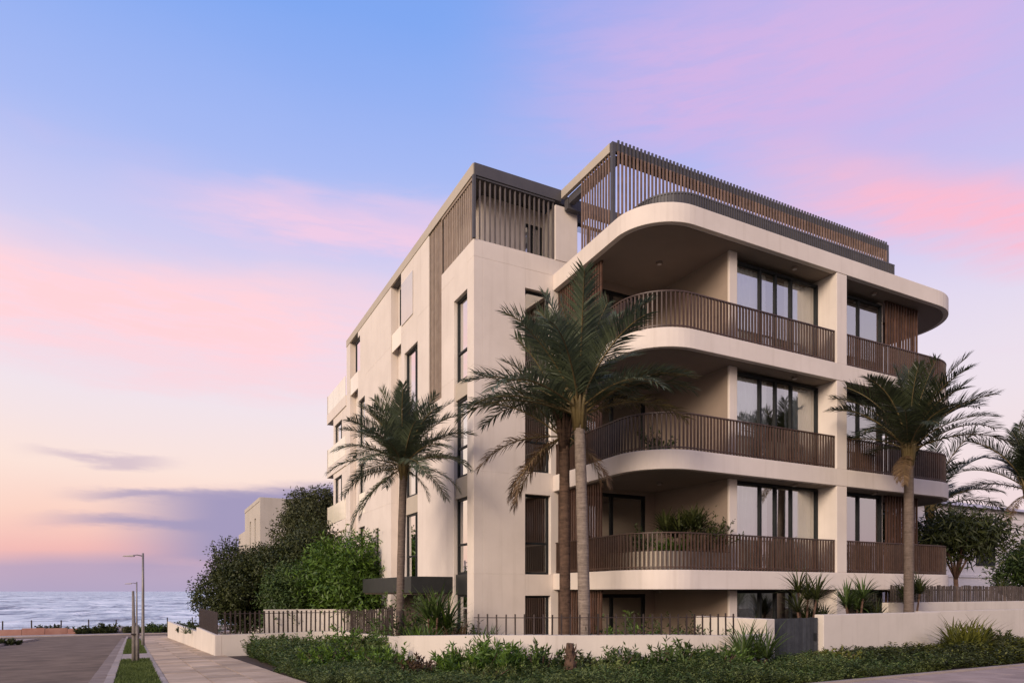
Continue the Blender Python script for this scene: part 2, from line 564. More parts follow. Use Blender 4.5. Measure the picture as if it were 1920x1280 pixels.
def np_mesh(name, verts, quads, material, tris=None):
    me = bpy.data.meshes.new(name)
    nv = len(verts)
    me.vertices.add(nv)
    me.vertices.foreach_set('co', np.asarray(verts, np.float32).ravel())
    nq = len(quads)
    nt = 0 if tris is None else len(tris)
    me.loops.add(nq * 4 + nt * 3)
    idx = np.asarray(quads, np.int32).ravel()
    starts = np.arange(nq) * 4
    if nt:
        idx = np.concatenate([idx, np.asarray(tris, np.int32).ravel()])
        starts = np.concatenate([starts, nq * 4 + np.arange(nt) * 3])
    me.loops.foreach_set('vertex_index', idx)
    me.polygons.add(nq + nt)
    me.polygons.foreach_set('loop_start', starts.astype(np.int32))
    me.materials.append(material)
    me.update(calc_edges=True)
    me.validate()
    return me


def unit(n):
    v = rng.normal(size=(n, 3))
    return v / np.linalg.norm(v, axis=1, keepdims=True)


# ------------------------------------------------------------------ ground
def g(y):
    if y < 8:
        return 0.0
    if y < 100:
        return -0.042 * (y - 8)
    if y < 260:
        return -3.864 - 0.024 * (y - 100)
    return -7.7


def gx(x, y):
    """ground with the slightly raised gardens on the right"""
    return g(y)


def street(u, v):
    return (u - 0.0224 * v, v)


def build_ground():
    xs = [-6000, -1500, -400, -120, -60, -40, -25, -15, -8, -4, 0, 4, 8, 12, 16, 20, 25, 30, 40, 60, 120, 400, 1500, 6000]
    ys = [-6000, -1500, -400, -120, -50, -20, 0, 4, 8, 10, 14, 20, 26, 34, 44, 60, 80, 100, 115, 130, 150, 180, 260, 300]
    vs = [(x, y, g(y) - 0.06) for y in ys for x in xs]
    nx = len(xs)
    fs = [(j * nx + i, j * nx + i + 1, (j + 1) * nx + i + 1, (j + 1) * nx + i) for j in range(len(ys) - 1) for i in range(nx - 1)]
    tag(link_mesh('ground', raw_mesh('ground', vs, fs, TERRA), (0, 0, 0)), kind='structure')
    # beach sand over the seaward end
    bx = [-400, -120, -40, -20, -8, 0, 10, 40, 120, 400]
    by = [107, 115, 130, 150, 180, 220]
    vs = [(x, y + 2 * math.sin(x * 0.21), g(y) - 0.02 + 0.12 * math.sin(x * 0.7 + y)) for y in by for x in bx]
    nx = len(bx)
    fs = [(j * nx + i, j * nx + i + 1, (j + 1) * nx + i + 1, (j + 1) * nx + i) for j in range(len(by) - 1) for i in range(nx - 1)]
    tag(link_mesh('beach', raw_mesh('beach', vs, fs, SAND, True), (0, 0, 0)), kind='structure')
    # sea
    vs = [(-40000, 120, -4.95), (40000, 120, -4.95), (40000, 45000, -4.95), (-40000, 45000, -4.95)]
    tag(link_mesh('sea', raw_mesh('sea', vs, [(0, 1, 2, 3)], SEA), (0, 0, 0)), kind='structure')

    def strip(name, u0, u1, v0, v1, dz, material, step=6.0, th=0.0):
        n = max(2, int((v1 - v0) / step) + 1)
        m = MB()
        rows = sorted(set([v0 + (v1 - v0) * i / (n - 1) for i in range(n)] + ([8.0] if v0 < 8 < v1 else [])))
        vs, fs = [], []
        for v in rows:
            a, b = street(u0, v), street(u1, v)
            vs += [(a[0], a[1], g(v) + dz), (b[0], b[1], g(v) + dz)]
        for i in range(len(rows) - 1):
            fs.append((2 * i, 2 * i + 1, 2 * i + 3, 2 * i + 2))
        me = raw_mesh(name, vs, fs, material)
        return tag(link_mesh(name, me, (0, 0, 0)), kind='structure')

    strip('road', -7.6, -0.85, -40, 96, -0.02, ASPHALT)
    # cross street at the foot of the hill
    m = MB()
    vs = [(-60, 78, g(78) - 0.016), (40, 78, g(78) - 0.016), (40, 97, g(97) - 0.016), (-60, 97, g(97) - 0.016)]
    tag(link_mesh('esplanade_road', raw_mesh('esplanade_road', vs, [(0, 1, 2, 3)], ASPHALT), (0, 0, 0)), kind='structure')
    vs = [(-60, 97, g(97) + 0.1), (40, 97, g(97) + 0.1), (40, 103, g(103) + 0.1), (-60, 103, g(103) + 0.1),
          (-60, 97, g(97) - 0.05), (40, 97, g(97) - 0.05)]
    tag(link_mesh('esplanade_footpath', raw_mesh('esplanade_footpath', vs, [(0, 1, 2, 3), (4, 5, 1, 0)], CONC), (0, 0, 0)), kind='structure')
    # gutter, in cast lengths
    gut = empty('gutter', (0, 0, 0))
    gut['kind'] = 'structure'
    kerb = empty('kerb', (0, 0, 0))
    kerb['kind'] = 'structure'
    kerbl = empty('kerb', (0, 0, 0))
    kerbl['kind'] = 'structure'
    a_dir = math.atan2(0.0224, 1.0)
    sl = -math.atan(0.042)

    def slab_mesh(name, w, l, h, material, top=0.0, jitter=0.0):
        m = MB().box(-w / 2, w / 2, 0, l, top - h, top)
        return raw_mesh(name, m.v, m.f, material)

    gm = slab_mesh('gutter_slab', 0.345, 1.77, 0.1, GUTM)
    km = raw_mesh('kerb_stone', *(lambda m: (m.v, m.f))(MB().prism([(-0.085, 0), (0.085, 0), (0.085, 1.188), (-0.085, 1.188)], -0.12, 0.115)), CONC)
    v = 12.0
    i = 0
    while v < 74:
        p = street(-0.675, v)
        link_mesh('gutter_slab', gm, (p[0], p[1], g(v) - 0.004 + random.uniform(-0.003, 0.003)), gut, (sl, 0, a_dir + random.uniform(-.003, .003)))
        v += 1.8
    v = 12.0
    while v < 74:
        p = street(-0.415, v)
        link_mesh('kerb_stone', km, (p[0], p[1], g(v) + random.uniform(-0.006, 0.006)), kerb, (sl, 0, a_dir + random.uniform(-.006, .006)))
        v += 1.2
    v = 40.0
    while v < 76:
        p = street(-7.7, v)
        link_mesh('kerb_stone', km, (p[0], p[1], g(v)), kerbl, (sl, 0, a_dir))
        v += 1.2
    # verge and its concrete edging, crossing slab
    strip('verge', -0.33, 0.5, 11, 73, 0.06, SOIL)
    ed = empty('verge_edging', (0, 0, 0))
    ed['kind'] = 'structure'
    em = slab_mesh('edging_stone', 0.115, 1.195, 0.2, CONC)
    v = 12.0
    while v < 70:
        p = street(0.562, v)
        link_mesh('edging_stone', em, (p[0], p[1], g(v) + 0.105 + random.uniform(-.004, .004)), ed, (sl, 0, a_dir))
        v += 1.2
    m = MB()
    (xa, ya), (xb, yb), (xc, yc), (xd, yd) = street(-0.33, 26.1), street(0.5, 26.1), street(0.5, 30.6), street(-0.33, 30.6)
    m.prism([(xa, ya), (xb, yb), (xc, yc), (xd, yd)], [g(26.1)] * 2 + [g(30.6)] * 2, [g(26.1) + 0.108] * 2 + [g(30.6) + 0.108] * 2)
    tag(m.build('crossing_slab', CONC), kind='structure')
    # grass on the verge
    n = 52000
    vv = 11.5 + (60 - 11.5) * rng.random(n) ** 1.7
    uu = -0.31 + 0.80 * rng.random(n)
    ok = ~((vv > 26.0) & (vv < 30.7))
    vv, uu = vv[ok], uu[ok]
    k = len(vv)
    P = np.stack([uu - 0.0224 * vv, vv, np.where(vv < 8, 0, -0.042 * (vv - 8)) + 0.055], 1)
    D = np.stack([rng.normal(0, .45, k), rng.normal(0, .45, k), np.ones(k)], 1)
    N = unit(k)
    V, Q = leaf_quads(P, D, N, rng.uniform(.035, .085, k) * (1 + vv / 60), 0.012 * (1 + vv / 40), 0.1)
    o = link_mesh('verge_grass', np_mesh('verge_grass', V, Q, GRASS_M), (0, 0, 0))
    tag(o, kind='stuff')
    # street footpath: staggered large pavers in three files
    fp = empty('footpath', (0, 0, 0))
    fp['kind'] = 'structure'
    strip_o = strip('footpath_bed', 0.62, 2.86, 11, 76, 0.05, SOIL)
    pm = [slab_mesh('paver', 0.73, 0.88, 0.05, PAVER)]
    far = MB()
    for c in range(3):
        v = 11.5 + (0.45 if c % 2 else 0.0)
        while v < 75:
            p = street(0.62 + 0.375 + c * 0.747, v)
            if v < 46:
                link_mesh('paver', pm[0], (p[0], p[1], g(v) + 0.104 + random.uniform(-.004, .004)), fp, (sl + random.uniform(-.004, .004), random.uniform(-.004, .004), a_dir))
            else:
                q = street(0, 0.88)
                far.prism([(p[0] - .37, v), (p[0] + .37, v), (p[0] + .37, v + .885), (p[0] - .37, v + .885)], g(v) + .05,
                          [g(v) + .104] * 2 + [g(v + .885) + .104] * 2)
            v += 0.9
    fo = far.build('far_pavers', PAVER, fp)
    fo['kind'] = 'stuff'
    # front street footpath, only its near edge comes into the frame
    fp2 = empty('footpath', (0, 0, 0))
    fp2['kind'] = 'structure'
    tag(MB().box(7.0, 40, 4.6, 7.55, -0.15, 0.02).build('footpath_bed', SOIL), kind='structure')
    pm2 = slab_mesh('paver', 1.19, 0.72, 0.05, PAVER2)
    for r in range(4):
        x = 9.2 + (0.6 if r % 2 else 0)
        while x < 24:
            link_mesh('paver', pm2, (x, 4.63 + r * 0.73, 0.066 + random.uniform(-.003, .003)), fp2, (random.uniform(-.003, .003), random.uniform(-.003, .003), 0))
            x += 1.2
    k2 = MB().box(8.6, 30, 7.56, 7.64, -0.1, 0.10)
    tag(k2.build('bed_edging', CONC), kind='structure')


build_ground()
# planting bed soil: corner bed between the two footpaths and the walls
bed = [(2.15, 25.9), (2.35, 15.0), (2.6, 12.0), (3.6, 9.6), (5.6, 8.1), (8.6, 7.66), (26, 7.66), (26, 11.4), (14, 11.4), (11.2, 10.9), (7.9, 11.9), (5.6, 13.4), (5.6, 20), (6.6, 25.9)]
m = MB()
vs = [(x, y, g(y) + 0.07) for x, y in bed]
o = link_mesh('planting_bed', raw_mesh('planting_bed', vs, [tuple(range(len(bed)))], SOIL), (0, 0, 0))
tag(o, kind='structure')
bpy.context.view_layer.update()
bm_ = o.data

# ------------------------------------------------------------------ apartment building
LV = [-0.9, 2.15, 5.20, 8.29, 11.45]       # floor levels, the last is the roof terrace
TH = 0.50
BL = empty('apartment_building', (8.33, 18.2, -1.0),
           'cream rendered apartment building of four storeys with rounded balcony slabs and slatted rooftop pergola', 'apartment building')


def arc(cx, cy, r, a0, a1, n):
    return [(cx + r * math.cos(R(a0 + (a1 - a0) * i / n)), cy + r * math.sin(R(a0 + (a1 - a0) * i / n))) for i in range(n + 1)]


def slab_edge(inset=0.0, start_y=18.22, end_y=17.0, n=14):
    """plan line of the balcony slab edge from the left wing round both corners to the right flank"""
    i = inset
    pts = [(11.05 + i, start_y), (10.86 + i, 14.65)]
    pts = [(11.05 + i, start_y)] + arc(12.26, 14.65, 1.4 - i, 180, 270, n)
    pts += arc(22.8, 15.25, 2.0 - i, 270, 360, n) + [(24.8 - i, end_y)]
    return pts


def wall(name, m, mat=None, parent=None, bevel=0.008):
    return m.build(name, mat or STUCCO, parent or BL, bevel=bevel)


# floor slabs with their curved fascia
for i in range(1, 5):
    pts = slab_edge() + [(22.5, 17.0), (22.5, 33.5), (11.6, 33.5), (11.6, 18.22)]
    top = LV[i]
    m = MB().prism(pts, top - TH, top)
    o = wall('floor_slab' if i < 4 else 'roof_slab', m, bevel=0.014)
    # painted soffit panel set just below, kept back from the edge
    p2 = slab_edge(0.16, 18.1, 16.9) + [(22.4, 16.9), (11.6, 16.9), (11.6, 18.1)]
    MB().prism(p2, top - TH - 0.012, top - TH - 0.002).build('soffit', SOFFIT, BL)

# ---- windows
def window(name, plane, pos, a0, a1, z0, z1, mull=(), trans=(), fw=0.06, warp=None, glass=None, depth=0.08, sub=None):
    """frame bars in one mesh, every pane its own child. plane 'Y' faces -Y, plane 'X' faces -X"""
    m = MB(warp)

    def bar(p0, p1, q0, q1, d0=0.0, d1=depth):
        if plane == 'Y':
            m.box(p0, p1, pos + d0, pos + d1, q0, q1)
        else:
            m.box(pos + d0, pos + d1, p0, p1, q0, q1)
    bar(a0, a0 + fw, z0, z1)
    bar(a1 - fw, a1, z0, z1)
    bar(a0 + fw, a1 - fw, z1 - fw, z1)
    bar(a0 + fw, a1 - fw, z0, z0 + fw)
    for q in mull:
        bar(q - fw * .5, q + fw * .5, z0 + fw, z1 - fw, 0.004, depth - 0.004)
    cols = [a0 + fw] + [c for q in mull for c in (q - fw * .5, q + fw * .5)] + [a1 - fw]
    cells = [(cols[2 * i], cols[2 * i + 1]) for i in range(len(cols) // 2)]
    for q in trans:
        for c0, c1 in cells:
            bar(c0, c1, q - fw * .45, q + fw * .45, 0.006, depth - 0.006)
    fr = m.build(name, FRAME, BL, bevel=0.004)
    rows = [z0 + fw] + [c for q in trans for c in (q - fw * .45, q + fw * .45)] + [z1 - fw]
    for c0, c1 in cells:
        for r_ in range(len(rows) // 2):
            pm = MB(warp)
            t = depth * 0.5 + random.uniform(-.006, .006)
            if plane == 'Y':
                vs = [(c0, pos + t, rows[2 * r_]), (c1, pos + t, rows[2 * r_]), (c1, pos + t, rows[2 * r_ + 1]), (c0, pos + t, rows[2 * r_ + 1])]
            else:
                vs = [(pos + t, c1, rows[2 * r_]), (pos + t, c0, rows[2 * r_]), (pos + t, c0, rows[2 * r_ + 1]), (pos + t, c1, rows[2 * r_ + 1])]
            pm.add(vs, [(0, 1, 2, 3)])
            pm.build('pane', glass or GLASS, fr)
    return fr


SKYGL = rough_mat('sky_reflect_panel', (0.50, 0.455, 0.40), (0.55, 0.505, 0.445), 0.5, 0.14, 30, 0.02, spec=0.9)  # flush pane, its sky reflection painted in as a pale base
BLACKM = rough_mat('black_canopy_metal', (0.017, 0.018, 0.017), (0.026, 0.027, 0.025), 3, 0.5, 120, 0.08, spec=0.4)
# ---- left wing, long facade facing the street (plane X = 8.33, one degree off square)
XF = 8.33
T = 0.30
WL = warpL


def lw(y0, y1, z0, z1, x0=0.0, x1=T, name='wall_panel', mat=None, bevel=0.007):
    return wall(name, MB(WL).box(XF + x0, XF + x1, y0, y1, z0, z1), mat, bevel=bevel)


def lw_col(y0, y1, z0, z1, **kw):
    """a strip of wall broken at the floor joints"""
    cuts = [z0] + [z for z in (2.12, 5.14, 8.24, 11.42) if z0 + .3 < z < z1 - .3] + [z1]
    for a, b in zip(cuts, cuts[1:]):
        lw(y0, y1, a, b, **kw)


ZB = -1.5
ZP = 11.93        # parapet of the corner terrace
ZT = 13.79        # underside of the top fascia
lw_col(18.2, 18.69, ZB, ZP)
lw(18.69, 19.75, 10.65, ZP)
lw_col(19.75, 20.83, ZB, ZP)
lw_col(20.83, 22.05, ZB, 7.93)
lw_col(22.05, 23.23, ZB, ZT)
lw(23.23, 24.77, ZB, 1.95)
lw(23.23, 24.77, 10.57, ZT)
lw_col(24.77, 25.17, ZB, ZT)
lw_col(26.5, 28.3, ZB, ZT)
lw(28.3, 28.85, ZB, 2.2)
lw_col(28.3, 28.85, 4.3, ZT)
lw_col(28.85, 30.57, ZB, ZT)
lw(30.57, 31.73, ZB, 2.12)
lw(30.57, 31.73, 4.58, 5.19)
lw(30.57, 31.73, 7.5, 8.25)
lw(30.57, 31.43, 10.5, ZT)
lw(31.43, 31.73, 10.5, 11.9)
lw(31.43, 31.73, 13.53, ZT)
lw_col(31.73, 31.83, ZB, 11.9)
lw(31.73, 31.83, 13.53, ZT)
lw_col(33.4, 34.1, ZB, ZT)
for z0, z1 in ((ZB, 2.3), (4.5, 5.25), (7.62, 8.35), (10.45, 11.43)):
    lw(34.1, 35.14, z0, z1)
    lw(35.14, 36.9, z0, z1)
lw(34.1, 35.14, 2.3, 4.5)
lw(34.1, 35.14, 5.25, 7.62)
lw(34.1, 35.14, 8.35, 10.45)
lw_col(36.9, 37.15, ZB, 11.43)
# recessed backs of the niche and of the slots
lw_col(25.17, 26.5, ZB, ZT, x0=T, x1=T + .2)
lw_col(31.83, 33.4, ZB, 11.9, x0=T, x1=T + .2)
lw(31.83, 33.4, 13.53, ZT, x0=T, x1=T + .2)
lw(32.66, 33.4, 11.9, 13.53, x0=T, x1=T + .2)
# top fascia, standing a little proud
lw(18.2, 22.05, ZT, 14.13, x0=-0.03, x1=0.5, name='fascia', mat=STUCCO2)
lw(22.055, 34.1, ZT + .002, 14.125, x0=-0.02, x1=0.5, name='fascia', mat=STUCCO2)
# end wall of the wing at the far side, roof sheets
wall('wall_panel', MB(WL).box(XF + .5, 12.5, 33.8, 34.1, 11.45, 14.1))
wall('wall_panel', MB(WL).box(XF + T, 12.5, 36.85, 37.15, ZB, 11.43))
# niche windows and spandrels
for i, (z0, z1) in enumerate(((2.12, 4.47), (5.11, 7.54), (8.07, 10.65))):
    window('window', 'X', XF + .12, 18.69, 19.75, z0, z1, (), (z0 + .92,), warp=WL, glass=GLASSW, fw=.075)
lw(18.69, 19.75, 4.47, 5.11, x0=.06, x1=.31, name='spandrel', mat=STUCCO2)
lw(18.69, 19.75, 7.54, 8.07, x0=.06, x1=.31, name='spandrel', mat=STUCCO2)
lw(18.69, 19.75, 1.5, 2.12, x0=.06, x1=.31, name='spandrel', mat=BLACKM)
window('window', 'X', XF + .12, 18.69, 19.75, -1.2, 1.5, (), (), warp=WL, glass=GLASSW, fw=.075)
# second column of windows
for z0, z1 in ((1.95, 4.47), (5.11, 7.5), (8.1, 10.57)):
    window('window', 'X', XF + .1, 23.23, 24.77, z0, z1, (23.75,), (z0 + .95,) if z0 < 5 else (), warp=WL, glass=GLASSW, fw=.07)
for z0, z1 in ((4.47, 5.11), (7.5, 8.1)):
    lw(23.23, 24.77, z0, z1, x0=.05, x1=.31, name='spandrel', mat=STUCCO2)
# top-floor window in the slot with its glass rail, and the flush pane beside it
window('window', 'X', XF + .24, 25.18, 26.1, 11.95, 13.56, (25.5,), (), warp=WL, glass=GLASSW, fw=.07, depth=.05)
MB(WL).box(XF + .03, XF + .05, 25.19, 26.48, 11.15, 11.85).build('glass_rail', REFLGL, BL)
MB(WL).box(XF - .03, XF - .004, 23.72, 25.05, 11.72, 13.3).build('glass_panel', SKYGL, BL)
window('window', 'X', XF + .1, 28.3, 28.85, 2.2, 4.3, (), (), warp=WL, glass=GLASSW, fw=.06)
# third column
window('window', 'X', XF + .1, 30.57, 31.73, 2.12, 4.58, (30.95,), (3.0,), warp=WL, glass=GLASSW)
window('window', 'X', XF + .1, 30.57, 31.73, 5.19, 7.5, (30.95,), (6.16,), warp=WL, glass=GLASSW)
window('window', 'X', XF + .1, 30.57, 31.73, 8.25, 10.5, (30.95,), (), warp=WL, glass=GLASSW)
window('window', 'X', XF + .1, 31.43, 32.66, 11.9, 13.53, (), (), warp=WL, glass=GLASSW)
MB(WL).box(XF + .02, XF + .05, 30.6, 31.7, 5.2, 6.14).build('glass_rail', REFLGL, BL)
MB(WL).box(XF + .02, XF + .05, 31.85, 33.38, 11.2, 12.0).build('glass_rail', REFLGL, BL)
for z0, z1 in ((2.3, 4.5), (5.25, 7.62), (8.35, 10.45)):
    window('window', 'X', XF + .08, 35.14, 36.9, z0, z1, (35.7,), (), warp=WL, glass=GLASSW)
# end balconies, glass balustrades with the sunset reflection in their colour
for lvl in (5.25, 8.45, 11.43):
    wall('balcony_slab', MB(WL).box(XF - .05, 12, 34.12, 38.6, lvl - .54, lvl - .005), bevel=.01)
    y = 34.3
    while y < 38.4:
        MB(WL).box(XF - .02, XF + .0, y, y + 1.38, lvl + .03, lvl + 1.0).build('glass_panel', REFLGL, BL)
        y += 1.42
    MB(WL).box(XF + .02, 11.8, 38.54, 38.56, lvl + .03, lvl + 1.0).build('glass_panel', REFLGL, BL)
    MB(WL).box(XF - .03, XF + .05, 38.46, 38.58, lvl - .005, lvl + 1.02).build('balustrade_post', STUCCO2, BL)

# ---- south face of the left wing
YS = 18.2
for z0, z1 in zip([ZB, 2.12, 5.14, 8.24, 11.42], [2.12, 5.14, 8.24, 11.42, ZP]):
    wall('wall_panel', MB().box(XF + T, 10.05, YS, YS + .3, z0, z1), bevel=.007)
    if z1 == ZP:
        wall('wall_panel', MB().box(10.05, 11.95, YS, YS + .3, z0, z1), bevel=.007)
    else:
        wall('wall_panel', MB().box(10.96, 11.95, YS, YS + .3, z0, z1), bevel=.007)
SW = [(-1.2, 1.47), (2.12, 4.57), (5.26, 7.68), (8.32, 10.84)]
for (z0, z1), zt in zip(SW, (None, 3.08, 6.2, 9.3)):
    window('window', 'Y', YS + .14, 10.05, 10.96, z0, z1, (), (zt,) if zt else (), fw=.07, glass=GLASS)
for z0, z1 in ((1.47, 2.12), (4.57, 5.26), (7.68, 8.32), (10.84, 11.42)):
    wall('wall_panel', MB().box(10.05, 10.96, YS + .004, YS + .296, z0, z1), bevel=.005)
# penthouse behind the slats
wall('wall_panel', MB().box(8.95, 10.45, 19.0, 19.25, 11.5, 13.78))
wall('wall_panel', MB().box(8.95, 9.2, 19.25, 22.05, 11.5, 13.78))
window('window', 'Y', 19.02, 10.45, 11.12, 11.95, 13.3, (10.75,), (), fw=.07)
wall('wall_panel', MB().box(10.45, 11.12, 19.0, 19.24, 13.3, 13.78))
window('window', 'Y', YS + .25, 11.94, 13.3, 11.47, 13.45, (12.6,), (), fw=.07)
wall('pier', MB().box(11.12, 11.93, YS - .02, 19.3, ZP, 13.64), bevel=.01)
wall('roof_slab', MB(WL).box(XF + .05, 12.6, 18.3, 34.0, 13.785, 14.08), GREYM)
MB().box(XF + .01, 11.33, YS - .03, YS + .1, 13.78, 14.14).build('fascia', GREYM, BL, bevel=.006)
MB().box(XF - .035, XF + .05, YS - .045, YS + .05, ZP, 13.78).build('corner_post', GREYM, BL, bevel=.004)
# terrace floor behind the parapet
MB(WL).box(XF + T, 12.0, YS + .3, 34.0, 11.3, 11.43).build('terrace_floor', SOFFIT, BL)

# ---- inside the left wing: floors and a partition, so that the glass shows rooms
for i in range(0, 4):
    z = LV[i]
    MB(WL).box(XF + T + .06, 11.55, 18.56, 36.8, z - .24, z - .03).build('room_floor', ROOMP, BL)
    MB(WL).box(10.9, 11.1, 20.5, 36.8, z, LV[i + 1] - .24 if i < 3 else 11.3).build('room_wall', ROOMP, BL)
    for y in (21.3, 26.6, 33.2):
        MB(WL).box(XF + T + .25, 10.9, y, y + .15, z, LV[i + 1] - .25 if i < 3 else 11.25).build('room_wall', ROOMP, BL)
    MB().box(11.3, 11.5, 18.5, 21.4, z, LV[i + 1] - .25 if i < 3 else 11.25).build('room_wall', ROOMP, BL)

# ---- right wing behind the balconies
for i in range(0, 4):
    z, zc = LV[i], LV[i + 1] - TH - .002
    # back wall of the deep terrace, with its door
    wall('wall_panel', MB().box(13.62, 14.0, 16.9, 17.15, z, zc), TERR_SHADE)
    wall('wall_panel', MB().box(11.25, 13.62, 16.9, 17.15, z + 2.42, zc), TERR_SHADE)
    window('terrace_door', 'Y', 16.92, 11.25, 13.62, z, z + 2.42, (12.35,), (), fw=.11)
    # return wall, darkened for shade, and its plain stucco end
    wall('wall_panel', MB().box(14.0, 14.27, 13.84, 17.15, z, zc), TERR_SHADE, bevel=.004)
    wall('wall_end', MB().box(13.99, 14.28, 13.76, 13.838, z, zc), STUCCO, bevel=.01)
    # sliding window bay
    head = z + 2.52
    zz = z if i else -.5
    window('sliding_window', 'Y', 13.9, 14.27, 17.76, zz, head, (15.35, 15.97, 16.62), (), fw=.072, depth=.11)
    # right hand window
    window('sliding_window', 'Y', 13.9, 18.21, 20.8, zz, head, (19.67,), (), fw=.072, depth=.11)
    # rooms
    MB().box(14.27, 20.8, 17.0, 17.15, z, zc).build('room_wall', ROOMP, BL)
    MB().box(17.9, 18.05, 14.25, 17.0, z, zc).build('room_wall', ROOMP, BL)
    wall('wall_panel', MB().box(20.8, 21.02, 14.02, 17.15, z, zc), STUCCO)
    MB().box(21.02, 22.5, 17.0, 17.2, z, zc).build('wall_panel', STUCCO, BL, bevel=.01)
    MB().box(22.3, 22.5, 17.2, 33.4, z, zc).build('wall_panel', STUCCO, BL)
    MB().box(11.6, 22.3, 33.2, 33.4, z, zc).build('wall_panel', STUCCO, BL)
# the fin column runs through all floors, flush with the slab edge
for z0, z1 in zip([ZB, 2.15, 5.20, 8.29], [2.15 - TH, 5.2 - TH, 8.29 - TH, 10.95]):
    wall('column', MB().box(17.76, 18.21, 13.262, 14.2, z0 + .001, z1 - .001), bevel=.012)

# curtain helper (curtains are things of their own)
def curtain(x0, x1, y, z0, z1, label):
    n = max(8, int((x1 - x0) / 0.028))
    vs, fs = [], []
    ph = random.uniform(0, 6)
    for i in range(n + 1):
        x = x0 + (x1 - x0) * i / n
        dy = 0.026 * math.sin(i * 1.05 + ph) + 0.012 * math.sin(i * 0.37 + ph * 2)
        for z in (z0, (z0 + z1) / 2, z1):
            vs.append((x, y + dy * (1.1 - 0.3 * (z > z0 + .1)), z))
    for i in range(n):
        for q in range(2):
            a = i * 3 + q
            fs.append((a, a + 3, a + 4, a + 1))
    c = ((x0 + x1) / 2, y, z0)
    me = raw_mesh('curtain', [(v[0] - c[0], v[1] - c[1], v[2] - c[2]) for v in vs], fs, CURTAIN, True)
    return tag(link_mesh('curtain', me, c), label, 'curtain', 'sheer curtains behind the apartment windows')


FL = {1: 'lowest balcony', 2: 'middle balcony', 3: 'topmost balcony'}
for i in (1, 2, 3):
    z = LV[i]
    curtain(14.36, 15.75, 14.07, z + .05, z + 2.44, 'pale sheer curtain at the left end of the wide sliding window above the %s' % FL[i])
    curtain(16.5, 17.66, 14.07, z + .05, z + 2.44, 'pale sheer curtain beside the column in the wide sliding window above the %s' % FL[i])
    curtain(18.3, 19.25, 14.08, z + .05, z + 2.44, 'pale sheer curtain just right of the column in the window above the %s' % FL[i])
curtain(14.36, 15.4, 14.07, -.4, 1.55, 'pale sheer curtain in the ground floor window behind the gate')

# ---- slats
def slat_mesh(name, w, d, h, mat):
    m = MB().box(-w / 2, w / 2, -d / 2, d / 2, 0, h)
    return raw_mesh(name, m.v, m.f, mat)


def slat_row(parent, me, name, pts, rot=0.0, jitter=0.0):
    for p in pts:
        link_mesh(name, me, p, parent, (0, 0, rot + random.uniform(-jitter, jitter)))


def along(pts, step, start=0.0):
    """points and headings every `step` along a plan polyline"""
    out = []
    acc = start
    for a, b in zip(pts, pts[1:]):
        a, b = Vector(a), Vector(b)
        L = (b - a).length
        d = (b - a) / L if L > 1e-9 else Vector((1, 0))
        t = acc
        while t < L:
            p = a + d * t
            out.append((p.x, p.y, math.atan2(d.y, d.x)))
            t += step
        acc = t - L
    return out


# balustrades: main run from the left wing round the corner to the fin; second run from the fin round the right end
BAL_H = 0.93
bar = slat_mesh('baluster', 0.032, 0.05, BAL_H - .02, BRONZE)
edge = slab_edge(0.09, 18.17, 17.0, 18)
cut = [i for i, p in enumerate(edge) if p[0] <= 17.7]
left_run = edge[:cut[-1] + 1] + [(17.74, edge[cut[-1]][1])]
right_run = [(18.23, edge[cut[-1]][1])] + edge[cut[-1] + 1:]
for i in (1, 2, 3):
    z = LV[i]
    b = MB().ribbon(left_run, .06, z + BAL_H, z + BAL_H + .035).build('balustrade', BRONZE, BL, bevel=.004)
    MB().ribbon(left_run, .035, z + .06, z + .09).build('bottom_rail', BRONZE, b)
    for x, y, a in along(left_run, .1145, .05):
        link_mesh('baluster', bar, (x, y, z + .015), b, (0, 0, a))
    m = MB()
    for x, y, a in along(right_run, .107, .05):
        d = Vector((math.cos(a), math.sin(a)))
        m.obox((x - d.x * .015, y - d.y * .015), d, .03, .045, z + .015, z + BAL_H)
    b2 = MB().ribbon(right_run, .06, z + BAL_H, z + BAL_H + .035).build('balustrade', BRONZE, BL, bevel=.004)
    MB().ribbon(right_run, .035, z + .06, z + .09).build('bottom_rail', BRONZE, b2)
    bb = m.build('baluster_row', BRONZE, b2)
    bb['kind'] = 'stuff'

# timber screens at the left end of each terrace, and at the right of the right hand windows
for i in range(0, 4):
    z, zc = LV[i], LV[i + 1] - TH - .015
    zz = max(z, -.6)
    tm = slat_mesh('slat', .035, .06, zc - zz - .02, TIMBER)
    sc = MB().box(11.22, 11.27, 15.85, 18.15, zc - .06, zc - .002).build('slat_screen', TIMBER, BL)
    slat_row(sc, tm, 'slat', [(11.2 + .02, 15.88 + .125 * q, zz + .01) for q in range(19)], 0, .01)
    sc = MB().box(20.85, 22.6, 13.82, 13.87, zc - .06, zc - .002).build('slat_screen', TIMBER, BL)
    slat_row(sc, tm, 'slat', [(20.88 + .145 * q, 13.8, zz + .01) for q in range(12)], 0, .01)
    sc = MB().box(22.55, 22.6, 13.9, 16.9, zc - .06, zc - .002).build('slat_screen', TIMBER, BL)
    m = MB()
    for q in range(18 if i < 3 else 3):
        y = 13.98 + (.16 if i < 3 else .5) * q
        m.box(22.55, 22.61, y - .0175, y + .0175, zz + .01, zc - .01)
    o = m.build('slat_row', TIMBER, sc)
    o['kind'] = 'stuff'

